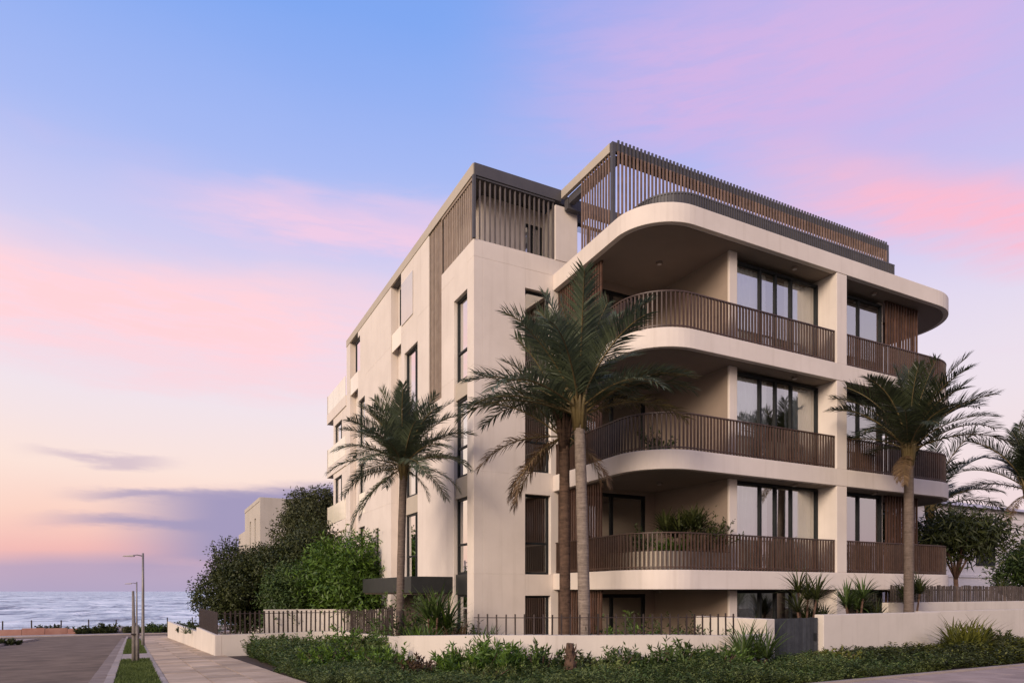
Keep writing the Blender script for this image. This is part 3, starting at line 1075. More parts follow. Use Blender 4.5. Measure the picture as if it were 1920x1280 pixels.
# slats on the left wing: corner terrace (both sides) and the tall screen on the long facade
cs = MB(WL).box(XF + .0, XF + .04, 18.26, 20.82, 13.70, 13.785).build('slat_screen', TAUPE_SLAT, BL)
tm = slat_mesh('slat', .03, .055, 13.78 - ZP, TAUPE_SLAT)
slat_row(cs, tm, 'slat', [(*WL((XF + .04, 18.32 + .146 * q, 0))[:2], ZP + .002) for q in range(17)])
cs2 = MB().box(XF + .06, 11.1, YS + .0, YS + .03, 13.72, 13.775).build('slat_screen', GREYM, BL)
tmG = rough_mat('grey_brown_slat', (0.10, 0.085, 0.078), (0.14, 0.12, 0.11), 4, 0.55, 120, 0.12, island=0.2)
tm = slat_mesh('slat', .04, .05, 13.78 - ZP, tmG)
slat_row(cs2, tm, 'slat', [(XF + .22 + .168 * q, YS + .06, ZP + .002) for q in range(16)])
cs3 = MB(WL).box(XF + .06, XF + .09, 20.84, 22.04, 13.72, 13.785).build('slat_screen', TAUPE_SLAT, BL)
MB(WL).box(XF + .19, XF + .22, 20.84, 22.04, 7.93, 13.78).build('screen_backing', DARKROOM, BL)
for z in (7.98, 9.95, 11.45):
    MB(WL).box(XF + .06, XF + .09, 20.84, 22.04, z, z + .05).build('screen_rail', TAUPE_SLAT, cs3)
tm = slat_mesh('slat', .03, .055, 13.78 - 7.94, TAUPE_SLAT)
slat_row(cs3, tm, 'slat', [(*WL((XF + .035, 20.9 + .137 * q, 0))[:2], 7.94) for q in range(9)])

# ---- rooftop pergola
PERG = rough_mat('pergola_batten', (0.15, 0.098, 0.074), (0.21, 0.14, 0.108), 5, 0.62, 160, 0.2, island=0.25)
PG = MB().box(11.33, 23.6, 15.5, 15.62, 13.86, 14.12).build('pergola', GREYM, BL, bevel=.005)
MB().box(11.31, 11.43, 15.62, 18.16, 13.86, 14.12).build('side_beam', STUCCO2, PG, bevel=.005)
MB().box(11.43, 11.62, 15.62, 17.9, 13.6, 13.84).build('under_beam', GREYM, PG, bevel=.005)
MB().box(11.62, 23.5, 15.63, 15.70, 13.70, 13.90).build('under_beam', DARKROOM, PG)
MB().box(11.43, 17.4, 17.95, 18.15, 13.5, 13.84).build('under_beam', GREYM, PG)
MB().box(11.33, 11.43, 15.49, 15.60, 11.47, 13.86).build('post', GREYM, PG)
MB().box(23.5, 23.6, 15.5, 15.62, 11.47, 13.86).build('post', GREYM, PG)
tm = slat_mesh('slat_cap', .055, .042, .30, GREYM)
slat_row(PG, tm, 'slat_cap', [(11.52 + .1335 * q, 15.478, 13.872) for q in range(90)])
tm = slat_mesh('slat', .05, .042, 13.87 - 11.5, PERG)
slat_row(PG, tm, 'slat', [(11.52 + .1335 * q, 15.478, 11.5) for q in range(90)], 0, .012)
tm = slat_mesh('slat', .042, .042, 13.87 - 11.5, PERG)
slat_row(PG, tm, 'slat', [(11.37, 15.72 + .135 * q, 11.5) for q in range(11)], R(90), .012)
# set-back top storey seen through the slats
wall('wall_panel', MB().box(21.2, 23.45, 16.4, 17.6, 11.47, 13.6))
tm = slat_mesh('cladding_board', .24, .04, 2.15, TIMBER)
clad = MB().box(17.4, 21.2, 17.5, 17.7, 11.47, 13.6).build('wall_panel', DARKROOM, BL)
slat_row(clad, tm, 'cladding_board', [(17.6 + .25 * q, 17.46, 11.47) for q in range(15)])
wall('roof_slab', MB().box(17.3, 23.4, 16.9, 22.0, 13.62, 13.75), GREYM)

# rooftop balustrade of close charcoal bars, set back from the slab edge
rb = arc(13.3, 15.4, 1.1, 180, 270, 8)
rb = [(12.2, 18.1)] + rb + [(22.05, 14.3), (22.05, 15.3)]
RBAL = MB().ribbon(rb, .05, 12.50, 12.545).build('balustrade', GREYM, BL)
MB().ribbon(rb, .012, 11.5, 12.49).build('infill_sheet', GREYM, RBAL)
m = MB()
for x, y, a in along(rb, .09, .04):
    d = Vector((math.cos(a), math.sin(a)))
    m.obox((x, y), d, .03, .07, 11.47, 12.5)
o = m.build('baluster_row', GREYM, RBAL)
o['kind'] = 'stuff'

# ceiling downlights
for i in (0, 1, 2, 3):
    zc = LV[i + 1] - TH - .012
    for x, y in ((12.75, 15.2), (16.4, 13.62), (20.0, 13.62)):
        if x > 13 and i == 0:
            continue
        m = MB().tube([(x, y, zc - .06), (x, y, zc)], .085, 14)
        m.build('downlight', SOFFIT, BL, smooth=False)
        MB().tube([(x, y, zc - .065), (x, y, zc - .06)], .06, 12).build('lens', LAMPG, BL)

# entry canopy on the long side
cp = MB(WL).box(6.95, XF + .1, 19.85, 25.6, 1.55, 2.06).build('entry_canopy', BLACKM, BL, bevel=.01)
MB(WL).box(7.0, XF, 19.9, 25.5, 1.50, 1.547).build('canopy_lining', DARKROOM, cp)
MB(WL).box(XF - .012, XF - .002, 22.3, 25.0, ZB, 1.6).build('entry_shade_sheet', DARKROOM, BL)  # flat dark sheet on the wall, painted shade of the entry opening

# ------------------------------------------------------------------ terrace planter with its plants
def planter():
    pts = [(11.29, 15.3)] + arc(12.26, 14.65, 0.97, 180, 270, 10) + [(13.75, 13.68)]
    z = LV[1] + .005
    o = MB().ribbon(pts, .46, z, z + .48).build('planter', STUCCO2, None, bevel=.012, loc=(12.0, 14.3, z))
    tag(o, 'low curved taupe planter box behind the lowest balcony balustrade', 'planter')
    MB().ribbon(pts, .40, z + .482, z + .50).build('soil', SOIL, o)


planter()

# ------------------------------------------------------------------ garden walls, fences, gate
def smooth_path(ctrl, n=10):
    """Catmull-Rom through control tuples"""
    out = []
    P = [ctrl[0]] + list(ctrl) + [ctrl[-1]]
    for i in range(1, len(P) - 2):
        for k in range(n):
            t = k / n
            q = []
            for a, b, c, d in zip(P[i - 1], P[i], P[i + 1], P[i + 2]):
                q.append(0.5 * ((2 * b) + (c - a) * t + (2 * a - 5 * b + 4 * c - d) * t * t + (3 * b - a - 3 * c + d) * t ** 3))
            out.append(tuple(q))
    out.append(tuple(ctrl[-1]))
    return out


# street wall: along the footpath, round the corner and across to the left wing
def streetwall():
    p = [street(2.64, 33.9), street(2.64, 30), street(2.64, 27), (2.06, 26.12), (2.3, 26.08), (4, 26.08), (6.2, 26.08)]
    m = MB()
    m.ribbon([street(2.64, 33.9), street(2.64, 30), street(2.64, 26.0)], .22, [g(33.9) - .3, g(30) - .3, g(26) - .3], [-.01, .03, .07])
    o = m.build('garden_wall', WALLP, None, bevel=.012, loc=(*street(2.64, 30), g(30)))
    tag(o, 'low cream rendered wall beside the paved footpath, under the dense dark fence', 'garden wall')
    x0 = street(2.64, 26)[0]
    # front return with the reverse curve into the corner wall
    ctrl = [(x0 + .112, 26.1), (3.6, 26.1), (5.4, 26.1), (6.35, 25.6), (6.45, 24.2), (6.25, 20.5), (5.6, 17.0), (5.12, 14.8), (5.25, 13.7), (5.76, 12.92), (6.87, 12.2), (7.88, 11.76), (9.4, 11.08), (11.05, 10.72)]
    zt = [.07, .08, .10, .11, .12, .26, .44, .60, .66, .70, .71, .70, .70, .66]
    P = smooth_path([(a, b, z) for (a, b), z in zip(ctrl, zt)], 8)
    m = MB().ribbon([(a, b) for a, b, z in P], .22, [g(b) - .4 for a, b, z in P], [z for a, b, z in P])
    o = m.build('garden_wall', WALLP, None, bevel=.0, loc=(7.88, 11.76, -.1))
    o.data.polygons.foreach_set('use_smooth', [False] * len(o.data.polygons))
    tag(o, 'long curving cream garden wall behind the front planting bed', 'garden wall')
    # lower stretch of street wall running down towards the sea
    Q = [(street(2.66, v), z) for v, z in ((63, -.86), (56, -.72), (48, -.55), (40, -.36), (34.02, -.22))]
    m = MB().ribbon([q for q, z in Q], .22, [g(q[1]) - .3 for q, z in Q], [z for q, z in Q])
    o = m.build('garden_wall', WALLP, None, bevel=.012, loc=(*street(2.66, 48), g(48)))
    tag(o, 'far stretch of low cream wall sloping down the footpath towards the sea', 'garden wall')
    return P


CW = streetwall()
# taller wall behind the left fence
P = smooth_path([(3.9, 28.4), (5.5, 28.3), (7.0, 27.6), (8.4, 26.6)], 5)
o = MB().ribbon(P, .2, -1.4, .88).build('garden_wall', WALLP, None, loc=(6, 28, -.9))
tag(o, 'beige wall standing behind the dark picket fence left of the palm', 'garden wall')

# gate wall on the right and its neighbours
o = MB().box(14.25, 19.0, 11.0, 11.26, -.3, 1.04).build('garden_wall', WALLP, None, bevel=.014, loc=(16.5, 11.1, -.1))
tag(o, 'tall straight cream wall to the right of the grey gate', 'garden wall')
m = MB().box(19.003, 34.0, 11.5, 11.74, -.3, 1.04)
o = m.build('garden_wall', WALLP, None, bevel=.014, loc=(24, 11.6, -.1))
tag(o, 'set back cream wall behind the yellow green shrub at the right edge', 'garden wall')
o = MB().box(19.6, 34.0, 12.9, 13.1, .2, 1.26).build('garden_wall', WALLP, None, bevel=.014, loc=(24, 13, .2))
tag(o, 'upper terrace wall under the brown slatted fence at the right', 'garden wall')
o = MB().box(12.15, 12.42, 10.85, 13.1, -.3, .98).build('garden_wall', WALLP, None, bevel=.014, loc=(12.3, 13, -.1))
o.data.vertices.foreach_get
tag(o, 'cream wall running back towards the balconies just left of the grey gate', 'garden wall')
o = MB().box(11.2, 12.14, 10.62, 10.84, -.3, .66).build('garden_wall', WALLP, None, bevel=.014, loc=(11.7, 10.7, -.1))
tag(o, 'short low wall end half hidden by the spiky shrub beside the gate', 'garden wall')
# raised garden soil behind the right walls
tag(MB().box(12.45, 19.55, 11.28, 13.1, -.4, .3).build('garden_soil', SOIL), kind='structure')
tag(MB().box(19.3, 45.0, 11.76, 12.88, -.4, .85).build('garden_soil', SOIL), kind='structure')
tag(MB().box(24.9, 60.0, 13.12, 40.0, -.4, 1.05).build('garden_lawn', TERRA), kind='structure')

# gate
gt = empty('garden_gate', (12.8, 11.15, -.1), 'charcoal grey vertical board gate between the two cream walls', 'gate')
bm_ = MB().box(-.062, .062, -.018, .018, 0, 1.03)
gme = raw_mesh('board', bm_.v, bm_.f, GATE_M)
for q in range(13):
    link_mesh('board', gme, (12.53 + q * .1335, 11.14 + random.uniform(-.003, .003), -.06 + random.uniform(-.008, .008)), gt)
MB().box(12.45, 14.24, 11.165, 11.20, .12, .22).build('rail', GATE_M, gt)
MB().box(12.45, 14.24, 11.165, 11.20, .76, .86).build('rail', GATE_M, gt)
MB().box(14.05, 14.12, 11.09, 11.12, .42, .60).build('latch', FRAME, gt)

# pickets
pk_d = MB().box(-.028, .028, -.012, .012, 0, 1.0)
pk_me = raw_mesh('picket', pk_d.v, pk_d.f, FENCE_M)
ft = empty('picket_fence', (*street(2.64, 30), 0), 'dense dark brown picket fence on top of the footpath wall by the trees', 'fence')
for q in range(54):
    v = 26.25 + q * .142
    p = street(2.64, v)
    zb = .07 - .08 * (v - 26) / 8
    link_mesh('picket', pk_me, (p[0], p[1], zb), ft, (0, random.uniform(-.01, .01), R(90)), (1, 1, .86 - zb + random.uniform(-.01, .01)))
a, b = street(2.655, 26.2), street(2.655, 33.9)
MB().tube([(a[0] + .02, a[1], .78), (b[0] + .02, b[1], .78)], .014, 6).build('rail', FENCE_M, ft)
ft2 = empty('picket_fence', (4.6, 26.1, .1), 'dark picket fence on the low wall between the footpath corner and the left palm', 'fence')
run = [(a, b, z) for a, b, z in CW if a < 6.64 and b > 17.5]
flat = [(a, b) for a, b, z in run]
for x, y, an in along(flat, .165, .12):
    z = np.interp(y, [17, 20.5, 24.2, 26.1], [.44, .26, .12, .08]) if y < 25.9 else .085
    lean = random.uniform(-.025, .025)
    link_mesh('picket', pk_me, (x, y, z), ft2, (lean, lean * .6, an), (1, 1, random.choice((.80, .80, .79, .81, .78, .83))))
rp = [(x, y, (.085 if y > 25.9 else float(np.interp(y, [17, 20.5, 24.2, 26.1], [.44, .26, .12, .08]))) + .72) for x, y in flat]
MB().tube(rp, .013, 6).build('rail', FENCE_M, ft2)
# thin front fence on the curved wall
ft3 = empty('picket_fence', (8, 11.8, .7), 'thin dark bar fence on the curved garden wall in front of the balconies', 'fence')
run = [(a, b, z) for a, b, z in CW if b < 12.85]
flat = [(a, b) for a, b, z in run]
pk2 = MB().box(-.016, .016, -.008, .008, 0, 1.0)
pk2m = raw_mesh('picket', pk2.v, pk2.f, FENCE_M)
for x, y, an in along(flat, .19, .1):
    link_mesh('picket', pk2m, (x, y, .67), ft3, (random.uniform(-.012, .012), random.uniform(-.012, .012), an), (1, 1, .46 + random.uniform(-.01, .01)))
MB().tube([(x, y, 1.06) for x, y in flat], .009, 6).build('rail', FENCE_M, ft3)
# brown slat fence on the right, on the upper wall
ft4 = empty('slat_fence', (24, 13, 1.26), 'brown vertical slat fence under the small trees at the right edge', 'fence')
sm_ = MB().box(-.035, .035, -.012, .012, 0, .52)
smm = raw_mesh('slat', sm_.v, sm_.f, WSLAT)
for q in range(96):
    link_mesh('slat', smm, (19.9 + q * .125, 13.0, 1.265), ft4, (random.uniform(-.02, .02), random.uniform(-.02, .02), random.uniform(-.1, .1)), (1, 1, random.uniform(.94, 1.04)))
MB().box(19.8, 32.0, 13.02, 13.05, 1.62, 1.67).build('rail', WSLAT, ft4)


# ------------------------------------------------------------------ palms
def frond_mesh(name, L, pitch, bend, material, nl=52, leaf=0.30, droop=0.25, seed=0, vee=0.35, sparse=0.0):
    """feather frond in the XZ plane: rachis arching from `pitch` down by `bend`, leaflets both sides"""
    r = np.random.default_rng(seed)
    n = 26
    pts, ang = [], []
    p = np.array([0.0, 0.0, 0.0])
    for i in range(n + 1):
        t = i / n
        a = R(pitch - bend * t ** 1.6)
        pts.append(p.copy())
        ang.append(a)
        p = p + np.array([math.cos(a), 0.0, math.sin(a)]) * L / n
    pts = np.array(pts)
    side_curve = r.uniform(-.12, .12) * L
    pts[:, 1] += side_curve * (np.linspace(0, 1, n + 1) ** 2)
    mb = MB()
    mb.tube(pts[::2], [0.018 * L / 2.2 * (1 - .85 * i / (n // 2)) + .003 for i in range(n // 2 + 1)], 5)
    V = [np.array(mb.v)]
    F = [list(f) for f in mb.f]
    base = len(mb.v)
    verts, quads, tris = [], [], []
    for side in (-1, 1):
        for j in range(nl):
            t = .10 + .90 * (j + r.uniform(-.35, .35)) / (nl - 1)
            t = min(max(t, .08), 1.0)
            if r.random() < sparse:
                continue
            f = t * n
            i = min(int(f), n - 1)
            q = pts[i] + (pts[i + 1] - pts[i]) * (f - i)
            T_ = pts[i + 1] - pts[i]
            T_ = T_ / np.linalg.norm(T_)
            U_ = np.array([-T_[2], 0, T_[0]])
            S_ = np.cross(T_, U_) * -side
            ll = leaf * L * (math.sin(math.pi * min(1, .12 + .80 * t)) ** .7 * .85 + .15) * r.uniform(.85, 1.1)
            fw = .55 + .75 * t ** 2
            d = S_ + T_ * fw + U_ * (vee + r.uniform(-.28, .28))
            d = d / np.linalg.norm(d)
            w = .0128 * L * r.uniform(.7, 1.25)
            m1 = q + d * ll * .5
            d2 = d + np.array([0, 0, -droop * r.uniform(.7, 1.5)])
            d2 = d2 / np.linalg.norm(d2)
            tip = m1 + d2 * ll * .5
            wv = np.cross(d, U_ + r.normal(0, .25, 3))
            wv = wv / np.linalg.norm(wv) * w * .5
            k = len(verts)
            verts += [q - wv * .6, q + wv * .6, m1 + wv, m1 - wv, tip]
            quads.append((k, k + 1, k + 2, k + 3))
            tris.append((k + 3, k + 2, k + 4))
    verts = np.array(verts)
    nb = base
    faces = F + [tuple(i + nb for i in q) for q in quads] + [tuple(i + nb for i in q) for q in tris]
    me = bpy.data.meshes.new(name)
    me.from_pydata([tuple(v) for v in np.vstack([V[0], verts])], [], faces)
    me.materials.append(material)
    me.materials.append(PETIOLE)
    mi = np.zeros(len(faces), np.int32)
    mi[:len(F)] = 1
    me.polygons.foreach_set('material_index', mi)
    me.update()
    return me


FRV = {}


def frond_set(key, material, L=2.0):
    if key in FRV:
        return FRV[key]
    spec = [(86, 24, .16), (73, 38, .18), (59, 50, .22), (44, 60, .26), (28, 62, .30), (6, 60, .4), (-30, 46, .5)]
    FRV[key] = [[frond_mesh('frond', L, p + dp, b, material, 66, .25, d, seed=sum(map(ord, key)) + i * 7 + s, vee=.38 if p > 30 else .15) for s, dp in enumerate((-5, 5))] for i, (p, b, d) in enumerate(spec)]
    return FRV[key]


def palm(label, x, y, z0, ztop, r0, r1, barkm, fset, size, n=28, lean=(0, 0), dead=0, group=None, extra=(), brown=0, seed=0, lo=6):
    rr = random.Random(seed)
    t = empty('palm_tree', (x, y, z0), label, 'palm tree', group)
    N = 34
    path, rad = [], []
    for i in range(N + 1):
        f = i / N
        path.append((x + lean[0] * f ** 1.5, y + lean[1] * f ** 1.5, z0 - .25 + (ztop - z0 + .25) * f))
        rad.append((r0 + (r1 - r0) * f) * (1 + .16 * math.exp(-f * 14)) * (1 + rr.uniform(-.025, .025)))
    MB().tube(path, rad, 14).build('trunk', barkm, t, smooth=True)
    cx, cy = path[-1][0], path[-1][1]
    # petiole bases flaring out of the trunk top
    m = MB()
    for q in range(16):
        a = q * 2.39996 + rr.uniform(-.2, .2)
        h = rr.uniform(.35, .75) * size * .38
        s = r1 * rr.uniform(.75, 1.0)
        o_ = r1 * .35 + h * rr.uniform(.22, .42)
        m.tube([(cx + math.cos(a) * s * .75, cy + math.sin(a) * s * .75, ztop - .32 * size * .3 + rr.uniform(-.1, .1)),
                (cx + math.cos(a) * (s * .8 + o_ * .3), cy + math.sin(a) * (s * .8 + o_ * .3), ztop + h * .55),
                (cx + math.cos(a) * (s * .6 + o_), cy + math.sin(a) * (s * .6 + o_), ztop + h * 1.15)], [.05 * size * .5, .038 * size * .5, .018 * size * .5], 6)
    m.build('petiole_bases', PETIOLE if not brown else BARK_BROWN, t, smooth=True)
    sc = size / 2.0
    for q in range(n):
        f = (q + .5) / n
        k = min(lo, int(f * (lo + .99) * .999 + rr.uniform(-.25, .25)))
        k = max(0, k)
        a = q * 2.39996 + rr.uniform(-.3, .3)
        me = fset[k][rr.randrange(2)]
        lift = (1 - f) * .22 * size * .5
        s = sc * rr.uniform(.86, 1.08) * (.92 if k == 0 else 1.0)
        link_mesh('frond', me, (cx + math.cos(a) * r1 * .5, cy + math.sin(a) * r1 * .5, ztop + .12 * size * .5 + lift), t,
                  (rr.uniform(-.22, .22), rr.uniform(-.08, .08), a), (s, s * rr.uniform(.85, 1.1), s))
    for (a, k, s, key) in extra:
        me = FRV[key][k][0]
        o = link_mesh('frond', me, (cx + math.cos(R(a)) * r1 * .6, cy + math.sin(R(a)) * r1 * .6, ztop + .05), t, (rr.uniform(-.1, .1), 0, R(a)), (s * sc,) * 3)
        if key == 'dead':
            o['label'] = 'dry brown hanging frond'
    return t


f_mid = frond_set('mid', FROND_M)
f_shade = frond_set('dark', FROND_SH)
frond_set('yellow', FROND_Y)
frond_set('dead', FROND_B)
# plan angle of "screen right" is about -28 deg, "screen left" about 152 deg
palm('tall palm with pale grey trunk in front of the curved balconies', 8.7, 12.95, -.2, 5.55, .142, .12, BARK_PALE, f_mid, 2.65, 28,
     (-.12, .05), extra=((-30, 3, 1.0, 'yellow'), (-22, 4, .95, 'yellow'), (-40, 3, .95, 'mid'), (152, 3, 1.02, 'mid'), (160, 4, 1.0, 'mid'), (145, 4, 1.05, 'mid')), seed=3, lo=4)
palm('brown fibrous trunked palm with hanging dry fronds beside the pale trunk', 8.55, 13.55, -.3, 5.2, .135, .12, BARK_BROWN, f_mid, 2.3, 12,
     (.05, .12), brown=1, extra=((150, 5, .95, 'dead'), (170, 6, .9, 'dead'), (140, 6, .85, 'dead'), (120, 6, .9, 'dead'), (-60, 6, .7, 'dead'), (-20, 6, .6, 'dead'), (155, 3, 1.1, 'mid'), (148, 2, 1.1, 'mid')), seed=5, lo=3)
palm('slim palm left of the building corner beside the dark canopy', 6.15, 18.45, -.35, 5.0, .115, .105, BARK_MID, f_mid, 1.98, 50,
     (.12, 0), extra=((165, 6, .95, 'mid'), (140, 5, 1.0, 'mid'), (-40, 6, .6, 'mid'), (172, 6, 1.15, 'mid')), seed=8, lo=5)
palm('palm with stout grey trunk behind the tall wall right of the gate', 18.78, 11.75, -.1, 5.4, .135, .12, BARK_MID, f_shade, 2.42, 34,
     (.03, .02), extra=((-28, 1, 1.0, 'dark'), (-24, 2, 1.1, 'dark'), (-32, 3, 1.1, 'dark'), (180, 6, .45, 'dead'), (200, 6, .5, 'dead')), seed=13, lo=4)
palm('palm cut off by the right edge of the picture', 30.6, 14.3, 1.0, 5.4, .17, .15, BARK_BROWN, f_shade, 2.7, 22, (0, 0),
     extra=((160, 6, .6, 'dead'), (120, 6, .5, 'dead')), seed=17, lo=4)
palm('palm half hidden behind the right end of the balconies', 28.4, 16.9, .9, 4.9, .15, .13, BARK_BROWN, f_shade, 2.9, 11, (0, 0),
     extra=((-28, 3, 1.0, 'dark'), (-34, 4, 1.05, 'dark'), (-10, 3, .9, 'dark')), seed=19, lo=4)

# cut palm stump in the front bed
st = empty('palm_stump', (6.45, 10.05, -.05), 'ragged brown palm stump standing in the front planting bed', 'palm stump')
rs = random.Random(4)
path = [(6.45 + rs.uniform(-.012, .012), 10.05, -.2 + .9 * i / 14) for i in range(15)]
MB().tube(path, [.1 * (1 - .02 * i) * rs.uniform(.84, 1.14) for i in range(15)], 10).build('trunk', BARK_BROWN, st, smooth=True)
m = MB()
for q in range(34):
    a = q * 2.39996
    z = .0 + .62 * q / 34
    s = rs.uniform(.07, .16)
    m.tube([(6.45 + math.cos(a) * .07, 10.05 + math.sin(a) * .07, z), (6.45 + math.cos(a) * .105, 10.05 + math.sin(a) * .105, z + s * .55), (6.45 + math.cos(a) * .112, 10.05 + math.sin(a) * .112, z + s)], [.02, .012, .002], 4)
m.build('leaf_bases', BARK_BROWN, st)


# ------------------------------------------------------------------ broad trees
def limb_tree(x, y, z0, zc, spread, r0, nl, seed, parent, material=None, droop=0.0):
    """trunk plus limbs reaching into the crown; returns limb tips"""
    rr = random.Random(seed)
    fork = z0 + (zc - z0) * .42
    MB().tube([(x, y, z0 - .3), (x + .03, y, z0 + (fork - z0) * .5), (x + .02, y + .02, fork)], [r0 * 1.25, r0, r0 * .85], 9).build('trunk', material or BARK_TREE, parent, smooth=True)
    tips = []
    for q in range(nl):
        a = q * 2.39996 + rr.uniform(-.3, .3)
        d = spread * rr.uniform(.45, .9)
        e = (x + math.cos(a) * d, y + math.sin(a) * d, zc + rr.uniform(-.5, .6) * spread * .7)
        mid = (x + math.cos(a) * d * .4, y + math.sin(a) * d * .4, fork + (e[2] - fork) * .6)
        m = MB().tube([(x, y, fork - .08), mid, e], [r0 * .55, r0 * .36, r0 * .12], 6)
        for s in range(2):
            b = a + rr.uniform(-.9, .9)
            m.tube([mid, (mid[0] + math.cos(b) * d * .4, mid[1] + math.sin(b) * d * .4, mid[2] + d * rr.uniform(.1, .5))], [r0 * .25, r0 * .08], 5)
        m.build('branch', material or BARK_TREE, parent, smooth=True)
        tips.append(e)
    return tips


def crown_leaves(blobs, n, length, width, seed, shell=0.55):
    """leaf faces gathered in clumps over a set of ellipsoid blobs (cx,cy,cz,rx,ry,rz), thinner inside"""
    r = np.random.default_rng(seed)
    vol = np.array([b[3] * b[4] * b[5] for b in blobs]) ** .7
    pick = r.choice(len(blobs), n // 14 + 1, p=vol / vol.sum())
    B = np.array(blobs)[pick]
    d = r.normal(size=(len(B), 3))
    d /= np.linalg.norm(d, axis=1, keepdims=True)
    rad = 1 - (1 - shell) * r.random(len(B))[:, None] ** 1.3
    rad *= r.uniform(.86, 1.1, (len(B), 1))
    C = B[:, :3] + d * rad * B[:, 3:6]
    per = 14
    P = np.repeat(C, per, 0) + r.normal(0, 1, (len(C) * per, 3)) * length * .95
    out = np.repeat(d, per, 0)
    D = out * .6 + r.normal(0, .75, P.shape) + np.array([0, 0, -.15])
    N = out + r.normal(0, .6, P.shape) + np.array([0, 0, .5])
    k = len(P)
    return leaf_quads(P, D, N, r.uniform(.7, 1.25, k) * length, r.uniform(.8, 1.2, k) * width, .2)


def tree(label, x, y, z0, blobs, nleaf, length, width, material, r0, nl, seed, name='broadleaf_tree', group=None, cat='tree'):
    t = empty(name, (x, y, z0), label, cat, group)
    zc = sum(b[2] for b in blobs) / len(blobs)
    sp = max(b[3] for b in blobs)
    limb_tree(x, y, z0, zc, sp, r0, nl, seed, t)
    V, Q = crown_leaves(blobs, nleaf, length, width, seed)
    V = V - np.array([x, y, z0])
    o = link_mesh('crown', np_mesh('crown', V, Q, material), (x, y, z0), t)
    return t


def blobs_round(cx, cy, cz, rx, rz, k, seed, sub=.5):
    rr = random.Random(seed)
    out = [(cx, cy, cz, rx * .72, rx * .72, rz * .72)]
    for q in range(k):
        a = q * 2.39996
        h = 1 - 2 * (q + .5) / k
        w = math.sqrt(1 - h * h)
        s = sub * rr.uniform(.5, 1.25)
        w *= rr.uniform(.85, 1.15)
        out.append((cx + math.cos(a) * w * rx * .7, cy + math.sin(a) * w * rx * .7, cz + h * rz * .68, rx * s, rx * s, rz * s * .85))
    return out


tree('dark dense tree above the left end of the picket fence, nearest the sea', 4.0, 35.3, g(35.3), blobs_round(4.15, 35.3, 1.75, 2.25, 2.3, 16, 1), 40000, .14, .075, LEAF_DK, .12, 7, 31)
tree('dark green tree in the middle of the left tree group, behind the fence', 6.0, 33.0, g(33), blobs_round(6.2, 33.0, 2.2, 2.0, 2.5, 14, 2), 34000, .135, .072, LEAF_DK, .12, 7, 32)
tree('tall olive green tree behind the others against the far balconies', 8.9, 43.5, g(43.5), blobs_round(9.0, 43.5, 5.6, 2.3, 2.7, 16, 3) + blobs_round(7.0, 43, 3.2, 1.5, 1.6, 8, 4), 40000, .17, .088, LEAF_OL, .18, 8, 33)
tree('bushy grey green tree below the tall olive tree, left of the far balconies', 7.4, 39.2, g(39), blobs_round(7.2, 39, 1.9, 1.7, 1.9, 12, 5), 24000, .15, .072, LEAF_OL, .12, 6, 34)
tree('bright green leafy tree beside the left palm and the dark canopy', 7.4, 28.9, g(28.9), blobs_round(7.2, 28.7, 2.0, 1.8, 1.9, 13, 6), 16000, .23, .066, LEAF_BR, .09, 6, 35)
tree('loose mid green bush behind the beige wall left of the bright tree', 5.3, 29.6, g(29.6), blobs_round(5.2, 29.6, 1.35, 1.25, 1.6, 10, 21), 9000, .16, .058, LEAF_MD, .05, 5, 41, cat='bush')
tree('small darker green tree tucked between the dark trees and the loose bush', 6.0, 30.2, g(30), blobs_round(5.75, 30.2, 1.5, 1.3, 1.4, 9, 7), 13000, .14, .06, LEAF_MD, .08, 5, 36)
tree('small dark tree with branching reddish trunk above the right slat fence', 25.8, 14.4, 1.0, blobs_round(26.1, 14.4, 3.65, 1.75, .85, 13, 8, .34), 6000, .30, .055, LEAF_DK, .085, 8, 37)
tree('dark leafy tree close to the right end of the balconies', 26.4, 18.0, .9, blobs_round(25.6, 17.4, 4.1, .9, .9, 10, 9), 4000, .22, .055, LEAF_DK, .1, 6, 38)
tree('dark tree at the far right edge under the cut off palm', 33.6, 15.4, 1.0, blobs_round(33.6, 15.4, 2.6, 1.3, 1.2, 10, 10), 9000, .22, .06, LEAF_MD, .11, 6, 39)
# street trees across the road behind the viewer: they show only as reflections in the windows
for i, (x, y, h, s) in enumerate(((24, -24, 7.5, 3.2), (31, -18, 5.5, 2.8), (16, -30, 6.5, 3.4), (40, -16, 7.0, 3.2), (49, -12, 6.0, 3.0))):
    tree('round tree across the street, seen only as a reflection in the windows', x, y, 0, blobs_round(x, y, h * .62, s, h * .38, 10, 60 + i), 5000, .34, .2, LEAF_OL, .2, 5, 60 + i, group='reflected street trees')


